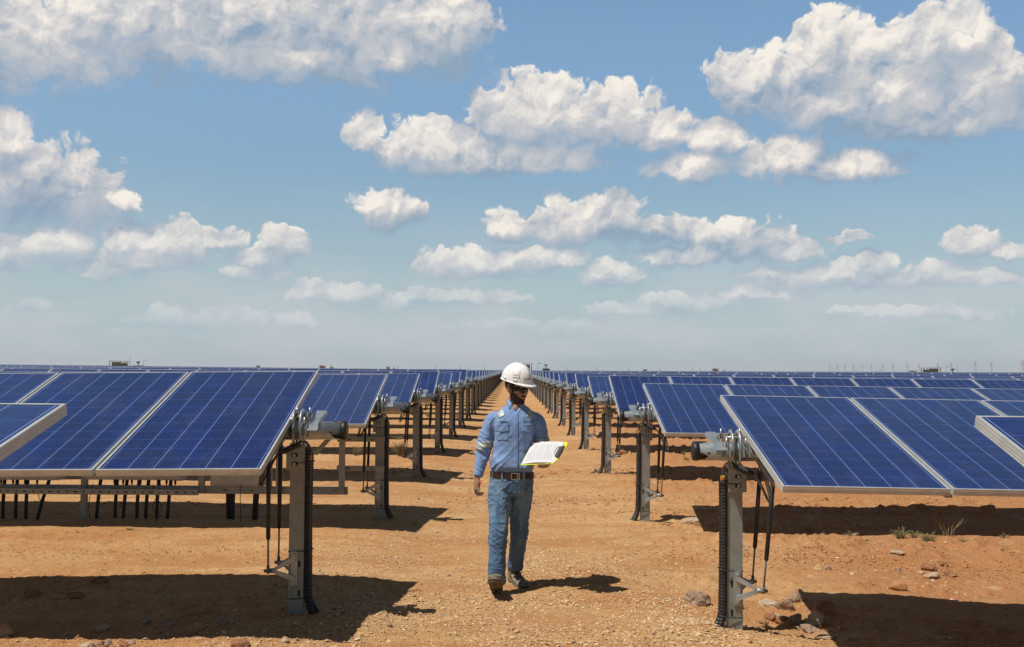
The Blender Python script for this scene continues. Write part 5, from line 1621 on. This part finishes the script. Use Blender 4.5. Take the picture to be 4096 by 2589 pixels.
ROCKS = [  # px, py of the foot, width px, height ratio, material, name, label
    (*R8(1040, 780), 70, .75, 'rock_red', 'boulder', 'large reddish boulder at the panel shadow edge right of the right post'),
    (*R8(855, 695), 52, .85, 'rock_tan', 'rock', 'pale blocky rock at the tip of the right shadow corner'),
    (*R8(650, 728), 84, .28, 'rock_tan', 'rock', 'long flat tan slab lying just right of the right front post'),
    (*R8(775, 755), 66, .75, 'rock_grey', 'rock', 'dark rounded rock in the shadow of the right post head'),
    (*R8(665, 840), 38, .7, 'rock_red', 'rock', 'small rusty rock in the row right of the right front post'),
    (*R8(620, 862), 30, .6, 'rock_red', 'rock', 'smallest rusty rock, closest to the right front post foot'),
    (*R8(740, 836), 46, .5, 'rock_red', 'rock', 'low reddish rock between the rusty rock and the pink-grey one'),
    (*R8(840, 866), 48, .8, 'rock_grey', 'rock', 'pink-grey angular rock on sunlit soil right of the right post'),
    (*R8(975, 862), 66, .85, 'rock_tan', 'rock', 'big pale angular rock half in the panel shadow'),
    (*R8(940, 905), 82, .3, 'rock_grey', 'rock', 'flat grey slab below the big pale angular rock'),
    (*R8(1040, 940), 80, .2, 'rock_grey', 'rock', 'thin flat stone at the lowest point of the sunlit rock group'),
    (*R8(710, 798), 24, .6, 'rock_tan', 'rock', 'little tan stone among the rusty rocks'),
    (*R8(455, 745), 24, .8, 'rock_red', 'rock', 'small pinkish stone touching the right post base'),
    (*R8(165, 715), 84, .62, 'rock_grey', 'boulder', 'grey weathered boulder half buried left of the right front conduits'),
    (*R8(1545, 590), 58, .5, 'clod', 'mound', 'rounded earth mound breaking the edge of the right front shadow'),
    (*R8(1540, 418), 26, .6, 'rock_tan', 'rock', 'smooth round tan pebble on the open soil at right'),
    (*R8(1535, 370), 46, .4, 'rock_tan', 'rock', 'flat tan rock in the clod ridge at right, left one of two'),
    (*R8(1760, 385), 54, .5, 'rock_red', 'rock', 'brown layered rock in the clod ridge at right, right one of two'),
    (*R8(1765, 538), 58, .36, 'rock_tan', 'rock', 'smooth pale oval stone flush with the soil at right'),
    (*R8(1700, 503), 26, .4, 'rock_tan', 'rock', 'small pale stone touching the smooth oval one'),
    (*R8(1860, 455), 30, .6, 'rock_red', 'rock', 'reddish stone with a dry twig beside it at right'),
    (*R8(1900, 525), 46, .4, 'rock_red', 'rock', 'low rusty stone near the right picture edge'),
    (*R8(1050, 480), 29, .65, 'rock_grey', 'rock', 'grey cubic stone alone on the soil right of the dampers'),
    (*R8(1245, 245), 30, .5, 'rock_tan', 'rock', 'pale stone beside the small grass tufts at right'),
    (*R8(2165, 100), 60, .7, 'clod', 'clod', 'large earth clod on the far edge of the second right shadow'),
    (*R8(1710, 78), 46, .4, 'clod', 'clod', 'low earth clod along the second right shadow edge'),
    (*R8(900, 78), 20, .5, 'clod', 'clod', 'little earth clod on the far shadow edge right of the dampers'),
    (*R8(110, 150), 60, .35, 'rock_tan', 'rock', 'pale low stone heap behind the right front conduits'),
    (*R6(1650, 655), 58, .68, 'rock_red', 'boulder', 'rusty rounded boulder on sunlit soil at the bottom left'),
    (*R6(605, 668), 58, .35, 'rock_tan', 'rock', 'pale wedge-shaped slab at the bottom left picture edge'),
    (*R6(698, 664), 30, .8, 'rock_grey', 'rock', 'dark grey stone at bottom left, left one of a touching pair'),
    (*R6(742, 660), 30, .9, 'rock_grey', 'rock', 'dark grey stone at bottom left, right one of a touching pair'),
    (*R6(850, 668), 42, .6, 'rock_red', 'rock', 'brown stone at bottom left behind the greenish one'),
    (*R6(900, 655), 36, .45, 'rock_grey', 'rock', 'flat greenish-grey stone at bottom left'),
    (*R6(1005, 615), 34, .25, 'rock_tan', 'rock', 'flat pale stone on the near edge of the left shadow'),
    (*R6(1960, 640), 32, .6, 'rock_tan', 'rock', 'tan stone on the gravel below the left front post'),
    (*R6(690, 225), 58, .4, 'rock_red', 'rock', 'low stone just inside the far edge of the left front shadow'),
    (*R6(520, 325), 50, .45, 'rock_red', 'rock', 'ochre stone deep in the left front shadow'),
    (*R6(990, 500), 50, .4, 'rock_grey', 'rock', 'grey flat stone low in the left front shadow'),
    (*R6(1155, 520), 52, .3, 'rock_grey', 'rock', 'grey slab right of the flat stone in the left shadow'),
    (*R6(700, 545), 60, .3, 'rock_tan', 'rock', 'tan slab low in the left shadow left of the flat grey stone'),
    (*R6(1340, 420), 80, .5, 'clod', 'clod', 'orange earth clod in the middle of the left front shadow'),
    (*R6(1560, 510), 56, .7, 'rock_grey', 'boulder', 'dark boulder in the left shadow left of the post foot'),
    (*R6(40, 585), 60, .8, 'rock_grey', 'boulder', 'shaded boulder cut by the left picture edge'),
    (*R6(220, 320), 56, .5, 'rock_red', 'rock', 'dim stone in the left shadow near the left picture edge'),
    (2378, 1893, 30, .7, 'rock_tan', 'rock', 'rounded tan stone beside the conduit of the third right post'),
    (2492, 1822, 34, .6, 'rock_red', 'rock', 'dark red stone in the third right shadow'),
    (1556, 2505, 22, .6, 'rock_grey', 'rock', 'small dark stone on the gravel right of the left front shadow'),
    (3290, 2140, 26, .4, 'rock_tan', 'rock', 'small tan stone just below the second right shadow'),
    (2170, 1905, 14, .5, 'rock_grey', 'rock', 'tiny grey stone in the aisle right of the walking man'),
]
for i, (px, py, w, hr, mat, nm, lab) in enumerate(ROCKS):
    x, y, z = spot(px, py)
    k = w * y / F / 2 * 1.25
    me = rock_mesh(i + 3, mat, k * 1.05, k * rng.uniform(.65, .95), k * hr * 1.25, .5 if mat != 'clod' else .6)
    o = link(nm, me, None, (x, y, gh(x, y) + k * hr * .42), (rng.uniform(-.12, .12), rng.uniform(-.12, .12), rng.uniform(-.6, .6)))
    tag(o, lab, 'clod' if nm in ('clod', 'mound') else 'rock', 'rocks and clods on the soil')
# loose crumbs of earth along the ridges, too many to count
def crumbs():
    rs = np.random.RandomState(8); P = []
    for yc, sy, xa, xb, n, s0, s1 in ((10.0, .16, 1.4, 5.4, 420, .008, .030), (9.55, .22, 2.6, 5.4, 260, .008, .024), (11.75, .10, 1.6, 6.0, 130, .012, .040), (12.75, .1, 1.4, 6.4, 120, .012, .04), (9.1, .12, .3, 1.9, 170, .006, .018), (8.05, .07, .3, 2.4, 150, .006, .018),
                                      (9.75, .14, -4.6, -1.0, 200, .006, .018), (12.9, .18, -6, -1, 160, .008, .028), (13.9, .3, -1, 7, 200, .01, .035), (17.3, .4, -8, 8, 420, .012, .045), (21.9, .4, -9, 9, 360, .015, .05), (7.45, .45, 1.6, 3.2, 200, .006, .020), (7.6, .6, -4, -1.6, 200, .006, .022)):
        P.append(np.stack([rs.uniform(xa, xb, n), rs.normal(yc, sy, n), s0 + (s1 - s0) * rs.rand(n) ** 2.5], 1))
    P = np.concatenate(P + P + P); P[:, 0] += rs.uniform(-.5, .5, len(P)); P[:, 1] += rs.normal(0, .08, len(P)); P[:, 2] *= .62; bm = bmesh.new(); bmesh.ops.create_icosphere(bm, subdivisions=1, radius=1); b = np.array([v.co[:] for v in bm.verts]); t = np.array([[v.index for v in f.verts] for f in bm.faces]); bm.free()
    N = len(P); z = ground_h(P[:, 0], P[:, 1])
    q = b[None] * (1 + rs.uniform(-.3, .3, (N, len(b), 1))) * np.stack([rs.uniform(.8, 1.5, N), rs.uniform(.6, 1.1, N), rs.uniform(.4, .9, N)], 1)[:, None]
    v = q * P[:, 2][:, None, None] + np.stack([P[:, 0], P[:, 1], z + P[:, 2] * .15], 1)[:, None]
    f = (t[None] + (np.arange(N) * len(b))[:, None, None]).reshape(-1, 3)
    me = bpy.data.meshes.new('earth_crumbs'); me.from_pydata(v.reshape(-1, 3).tolist(), [], f.tolist()); me.materials.append(G['clod'])
    tag(link('earth_crumbs', me), 'crumbled orange earth along the ridges between the rows', 'crumbs', kind='stuff')
crumbs()

# ---------------------------------------------------------------- grass and weeds
def tuft(px, py, wpx, hpx, n, mats, name, lab, cat, branchy=False, seeds=True):
    x, y, z = spot(px, py); w = wpx * y / F / 2; h = hpx * y / F
    m = MB(); rs = random.Random(int(px * 7 + py))
    for i in range(n):
        a = rs.uniform(0, 6.28); r0 = rs.uniform(0, .25) * w; r1 = rs.uniform(.3, 1.0) * w; hh = h * rs.uniform(.45, 1.0) * (1 - .35 * (r1 / w) ** 2)
        th = rs.uniform(.0012, .0024) * (1.5 if branchy else 1) * (y / 10) ** .5
        p = [Vector((math.cos(a) * (r0 + (r1 - r0) * t ** 1.5), math.sin(a) * (r0 + (r1 - r0) * t ** 1.5) * .6, hh * (1 - (1 - t) ** 1.5) - .01)) for t in (0, .35, .7, 1)]
        mi = rs.choice(range(len(mats)))
        m.tube(p, [th, th, th * .7, th * .25], 4, mat=mi, cap=False)
        if branchy:
            for q in range(5):
                t = rs.uniform(.3, .95); b = p[1].lerp(p[2], t) if t < .7 else p[2].lerp(p[3], (t - .7) / .3)
                d = Vector((math.cos(a + rs.uniform(-1.3, 1.3)), rs.uniform(-.6, .6), rs.uniform(.3, 1))).normalized() * h * rs.uniform(.12, .3)
                m.tube([b, b + d * .6, b + d + Vector((0, 0, .01))], [th * .6, th * .5, th * .3], 4, mat=mi, cap=False)
        elif seeds and rs.random() < .35:
            d = (p[3] - p[2]).normalized()
            m.tube([p[3] - d * .01, p[3] + d * .008, p[3] + d * .026], [.0012, .0034, .001], 5, mat=mi, cap=False)
    o = m.build(name, [G[k] for k in mats], None, (x, y, gh(x, y)))
    tag(o, lab, cat, 'weeds and grass on the orange soil')
gd = ('grass_dry', 'grass_green', 'grass_dry')
tuft(*R8(940, 228), 60, 26, 46, gd, 'grass_tuft', 'low spreading grass tuft below the second right shadow, left of the pale stone', 'grass tuft')
tuft(*R8(1210, 248), 40, 20, 26, gd, 'grass_tuft', 'small grass tuft touching the pale stone at right', 'grass tuft')
tuft(*R8(1325, 268), 22, 16, 30, ('leaf_green',), 'weed', 'tiny bright green leafy weed at right', 'weed', seeds=False)
tuft(*R8(1555, 262), 84, 52, 110, gd, 'grass_tuft', 'tallest grass tuft with seed heads on the right ridge', 'grass tuft')
tuft(*R8(1650, 262), 50, 34, 50, gd, 'grass_tuft', 'grass tuft between the tallest tuft and the dry branching plant', 'grass tuft')
tuft(*R8(1755, 285), 86, 42, 90, gd, 'grass_tuft', 'wide grass tuft at the foot of the dry branching plant', 'grass tuft')
tuft(*R8(1885, 262), 170, 100, 12, ('twig_dry', 'grass_dry'), 'dry_plant', 'bare dry branching plant standing against the second right shadow', 'plant', branchy=True)
tuft(*R8(2000, 285), 60, 24, 36, gd, 'grass_tuft', 'thin low grass right of the dry branching plant', 'grass tuft')
tuft(*R8(2280, 262), 44, 18, 26, gd, 'grass_tuft', 'small grass tuft near the right picture edge', 'grass tuft')
tuft(519, 2123, 46, 14, 34, ('leaf_green', 'grass_green'), 'grass_tuft', 'bright green sprig on the soil under the left front panels', 'grass tuft', seeds=False)
tuft(308, 2130, 18, 14, 9, gd, 'grass_tuft', 'faint dry sprout left of the bright green sprig', 'grass tuft')
tuft(445, 2145, 12, 14, 7, gd, 'grass_tuft', 'tiny dry sprout between the sprig and the faint one', 'grass tuft')
tuft(1600, 1826, 78, 66, 60, ('grass_dry', 'grass_green', 'twig_dry'), 'dry_shrub', 'greyish dry shrub beside the second left post', 'shrub', branchy=True)
tuft(1424, 1822, 60, 50, 60, gd, 'grass_tuft', 'ragged green grass behind the steel rack uprights', 'grass tuft')
tuft(1668, 1752, 50, 32, 50, gd, 'grass_tuft', 'grass tuft in the third left shadow', 'grass tuft')
tuft(1590, 1758, 60, 24, 40, gd, 'grass_tuft', 'low grass left of the third left post', 'grass tuft')
tuft(1712, 1668, 50, 26, 40, gd, 'grass_tuft', 'grass in the fourth left shadow', 'grass tuft')
tuft(1655, 1910, 16, 14, 8, ('leaf_green', 'print_orange'), 'weed', 'yellow flowering sprout by the second left post foot', 'weed', seeds=False)
tuft(2782, 1760, 36, 26, 36, gd, 'grass_tuft', 'grass tuft behind the right front tube cap, upper one', 'grass tuft')
tuft(2745, 1828, 40, 18, 36, gd, 'grass_tuft', 'grass tuft behind the right front tube cap, lower one', 'grass tuft')
tuft(3100, 1935, 36, 50, 50, gd, 'grass_tuft', 'grass tuft seen behind the right front dampers', 'grass tuft')
tuft(2375, 1800, 26, 20, 22, ('leaf_green', 'grass_dry'), 'weed', 'small leafy weed at the foot of the third right post', 'weed', seeds=False)
tuft(2735, 1832, 30, 26, 24, ('leaf_green', 'grass_dry'), 'weed', 'leafy weed in the sun behind the second right dampers', 'weed', seeds=False)
for i, (px, py) in enumerate(((900, 1905), (760, 1900), (180, 1905), (2600, 1700), (2900, 1690), (2450, 1660), (1500, 1662), (1560, 1650), (1300, 1752))):
    tuft(px, py, 60, 30, 40, gd, 'grass_tuft', 'dry grass growing in the strips between the panel rows', 'grass tuft')
# twigs lying on the soil
for (a, b, lab) in ((R6(1335, 580), R6(1440, 510), 'pale curved root lying in the left front shadow'), (R6(975, 165), R6(1025, 145), 'thin dry stalk lying on the far edge of the left shadow'), (R8(1860, 440), R8(1930, 447), 'dry twig lying by the reddish stone at right'), ((1640, 2367), (1685, 2366), 'dry twig on the gravel beside the left shadow tip')):
    p, q = Vector(spot(*a)), Vector(spot(*b)); mid = (p + q) / 2 + Vector((.02, .02, .012))
    m = MB(); m.tube([Vector((0, 0, .004)), mid - p, q - p + Vector((0, 0, .006))], [.006 if 'root' in lab else .003] * 2 + [.002], 6)
    tag(m.build('twig', G['twig_dry'], None, p), lab, 'twig')

# ---------------------------------------------------------------- far stations, masts and pylons
def shelter(px, wpx, ztop, D, lab, flip=1):
    x = far(px, D); w = wpx / F * D; h = ztop
    r = empty('equipment_shelter', (x, D, 0), 0, lab, 'shelter', 'far inverter stations among the panels')
    m = MB(); m.box((0, 0, h), (w, w * .45, .12), Matrix.Rotation(R(1.2 * flip), 3, 'Y')); m.build('canopy', G['canopy'], r)
    for sx in (-.46, -.15, .15, .42):
        m = MB(); m.box((sx * w, -w * .18, h / 2), (.12, .12, h)); m.box((sx * w, w * .18, h / 2), (.12, .12, h)); m.build('support_frame', G['mast'], r)
    for cx, cw, ch in ((-.13 * flip, .34, .93), (.22 * flip, .30, .86)):
        m = MB(); m.box((cx * w, 0, h * ch * .5), (cw * w, 1.8, h * ch), bev=.04)
        c = m.build('container', G['container'], r)
        m = MB()
        m.box((cx * w - cw * w * .2, -.93, h * ch * .5), (cw * w * .35, .05, h * ch * .8)); m.build('door', G['container_dark'], c)
def transformer(px, wpx, ztop, D, lab):
    x = far(px, D); w = wpx / F * D; h = ztop
    r = empty('transformer', (x, D, 0), 0, lab, 'transformer', 'far transformers among the panels')
    m = MB(); m.box((0, 0, h * .36), (w, 1.6, h * .72), bev=.05); m.build('tank', G['container_dark'], r)
    for s_ in (-1, 1):
        m = MB()
        for k in range(5): m.box((s_ * w * (.16 + k * .07), -.9, h * .36), (w * .035, .3, h * .6))
        m.build('radiator', G['container'], r)
    m = MB(); m.tube([(-w * .22, 0, h * .95), (w * .16, 0, h)], w * .09, 10); m.tube([(0, 0, h * .7), (0, 0, h * .95)], w * .05, 8); m.build('conservator', G['container_dark'], r)
def mast(px, ytop, D, lab, arm=0):
    x = far(px, D); zt = EYE + (1481 + .0078 * (px - 2048) - ytop) / F * D
    r = empty('mast', (x, D, 0), 0, lab, 'mast', 'thin masts above the panels')
    m = MB(); m.tube([(0, 0, 0), (0, 0, zt)], [.07 * D / 250, .035 * D / 250], 6); m.build('pole', G['mast'], r)
    if arm:
        m = MB(); m.tube([(0, 0, zt), (arm * .5, 0, zt + .25), (arm, 0, zt + .2)], .05, 6); m.box((arm * 1.2, 0, zt + .18), (.5, .2, .08)); m.build('lamp_head', G['mast'], r)
D1 = 240
zt = lambda px, yt, D: EYE + (1481 + .0078 * (px - 2048) - yt) / F * D
shelter(479, 72, zt(479, 1445, D1), D1, 'open-sided brown equipment shelter on the left horizon')
transformer(556, 34, zt(556, 1448, D1), D1, 'dark transformer right of the shelter on the left horizon')
mast(523, 1428, D1, 'tall thin mast between the left shelter and its transformer')
mast(577, 1444, D1, 'lamp mast right of the left transformer', .5)
shelter(1291, 27, zt(1291, 1461, 520), 520, 'small shelter above the end of the left front row')
transformer(1329, 15, zt(1329, 1462, 520), 520, 'small transformer above the second left panel row')
shelter(1554, 15, zt(1554, 1467, 800), 800, 'tiny far shelter left of the walking man')
transformer(1578, 10, zt(1578, 1469, 800), 800, 'tiny far transformer left of the walking man')
shelter(1035, 16, zt(1035, 1462, 700), 700, 'tiny far shelter above the left front row')
shelter(2106, 50, zt(2106, 1456, D1), D1, 'shelter half hidden behind the white helmet', -1)
transformer(2186, 28, zt(2186, 1459, 230), 230, 'green-grey transformer just right of the helmet')
mast(2178, 1443, 230, 'thin mast on the transformer right of the helmet')
mast(2152, 1457, 230, 'lamp mast between the helmet and the transformer', .5)
shelter(2581, 16, zt(2581, 1477, 620), 620, 'tiny far shelter in the centre right of the horizon', -1)
shelter(2862, 27, zt(2862, 1474, 520), 520, 'small shelter above the right front panel corner')
transformer(2897, 13, zt(2897, 1477, 520), 520, 'small transformer beside the shelter above the right front corner')
shelter(3652, 30, zt(3652, 1483, 400), 400, 'small pale-roofed shelter left of the big right one')
shelter(3725, 74, zt(3725, 1472, D1), D1, 'large brown pale-roofed shelter on the right horizon', -1)
transformer(3811, 36, zt(3811, 1477, D1), D1, 'dark transformer right of the big shelter on the right horizon')
mast(3829, 1459, D1, 'thin mast on the right horizon transformer')
mast(3783, 1471, D1, 'lamp mast between the big right shelter and its transformer', .5)
for px, yt in ((1592, 1462), (1745, 1460), (1842, 1461), (1940, 1462), (2270, 1465), (2390, 1466), (2515, 1466), (2642, 1468), (2772, 1467), (226, 1454), (394, 1457), (1875, 1464), (2803, 1472)):
    mast(px, yt, 900, 'faint thin pole on the far horizon')

def pylon_mesh(H, n=4):
    m = MB(); W = .13 * H
    def bar(a, b, mat, t=.5):
        m.tube([a, b], t, 4, mat=mat, cap=False, smooth=False)
    lv = [0, .22, .42, .60, .74, .86, 1.0]; ws = [1, .72, .50, .34, .24, .18, .04]
    for i in range(len(lv) - 1):
        mt = i % 2
        for sx in (-1, 1):
            for sy in (-1, 1):
                bar((sx*W*ws[i], sy*W*ws[i], lv[i]*H), (sx*W*ws[i+1], sy*W*ws[i+1], lv[i+1]*H), mt, .34)
        for sx in (-1, 1):
            bar((sx*W*ws[i], -W*ws[i], lv[i]*H), (-sx*W*ws[i+1], -W*ws[i+1], lv[i+1]*H), mt, .26)
        bar((-W*ws[i+1], -W*ws[i+1], lv[i+1]*H), (W*ws[i+1], -W*ws[i+1], lv[i+1]*H), mt, .26)
    body = m.mesh('tower', [G['pylon_white'], G['pylon_red']])
    arms = []
    for z, w in ((.68, .18), (.80, .15), (.92, .20)):
        m = MB()
        for sx in (-1, 1):
            m.tube([(0, 0, z*H), (sx*w*H, 0, z*H)], .30, 4, cap=False); m.tube([(0, 0, (z+.05)*H), (sx*w*H, 0, z*H)], .24, 4, cap=False)
        arms.append(m.mesh('cross_arm', G['pylon_white']))
    return body, arms
PB, PA = pylon_mesh(40)
labs = {4090: 'lattice pylon nearest the right picture edge', 3964: 'tall lattice pylon second from the right edge', 3900: 'tall lattice pylon third from the right edge'}
for px, yt in ((3319, 1463), (3350, 1462), (3380, 1461), (3413, 1461), (3449, 1459), (3485, 1459), (3531, 1457), (3572, 1456), (3630, 1454), (3676, 1454), (3751, 1451), (3805, 1450), (3900, 1447), (3964, 1448), (4090, 1442), (3337, 1473), (3425, 1474), (3506, 1476), (3523, 1474)):
    hor = 1481 + .0078 * (px - 2048)
    D = 38.3 * F / (hor - yt)
    r = empty('pylon', (far(px, D), D, 0), R(20), labs.get(px, 'faint red and white lattice pylon in the far line at right'), 'pylon', 'power pylons on the right horizon')
    link('tower', PB, r)
    for a in PA: link('cross_arm', a, r)

# ---------------------------------------------------------------- desert air
def haze():
    m = MB(); m.box((0, 3600, 29), (9600, 7600, 62))
    t = bpy.data.materials.new('air'); t.use_nodes = True; nt = t.node_tree; nt.nodes.clear()
    v = nt.nodes.new('ShaderNodeVolumePrincipled'); v.inputs['Color'].default_value = (0.96, 0.98, 1.0, 1); v.inputs['Density'].default_value = 0.00009
    v.inputs['Anisotropy'].default_value = 0.2
    o = nt.nodes.new('ShaderNodeOutputMaterial'); nt.links.new(v.outputs[0], o.inputs['Volume'])
    tag(m.build('haze', t), 'thin pale desert air over the panel field', 'haze', kind='stuff')
haze()
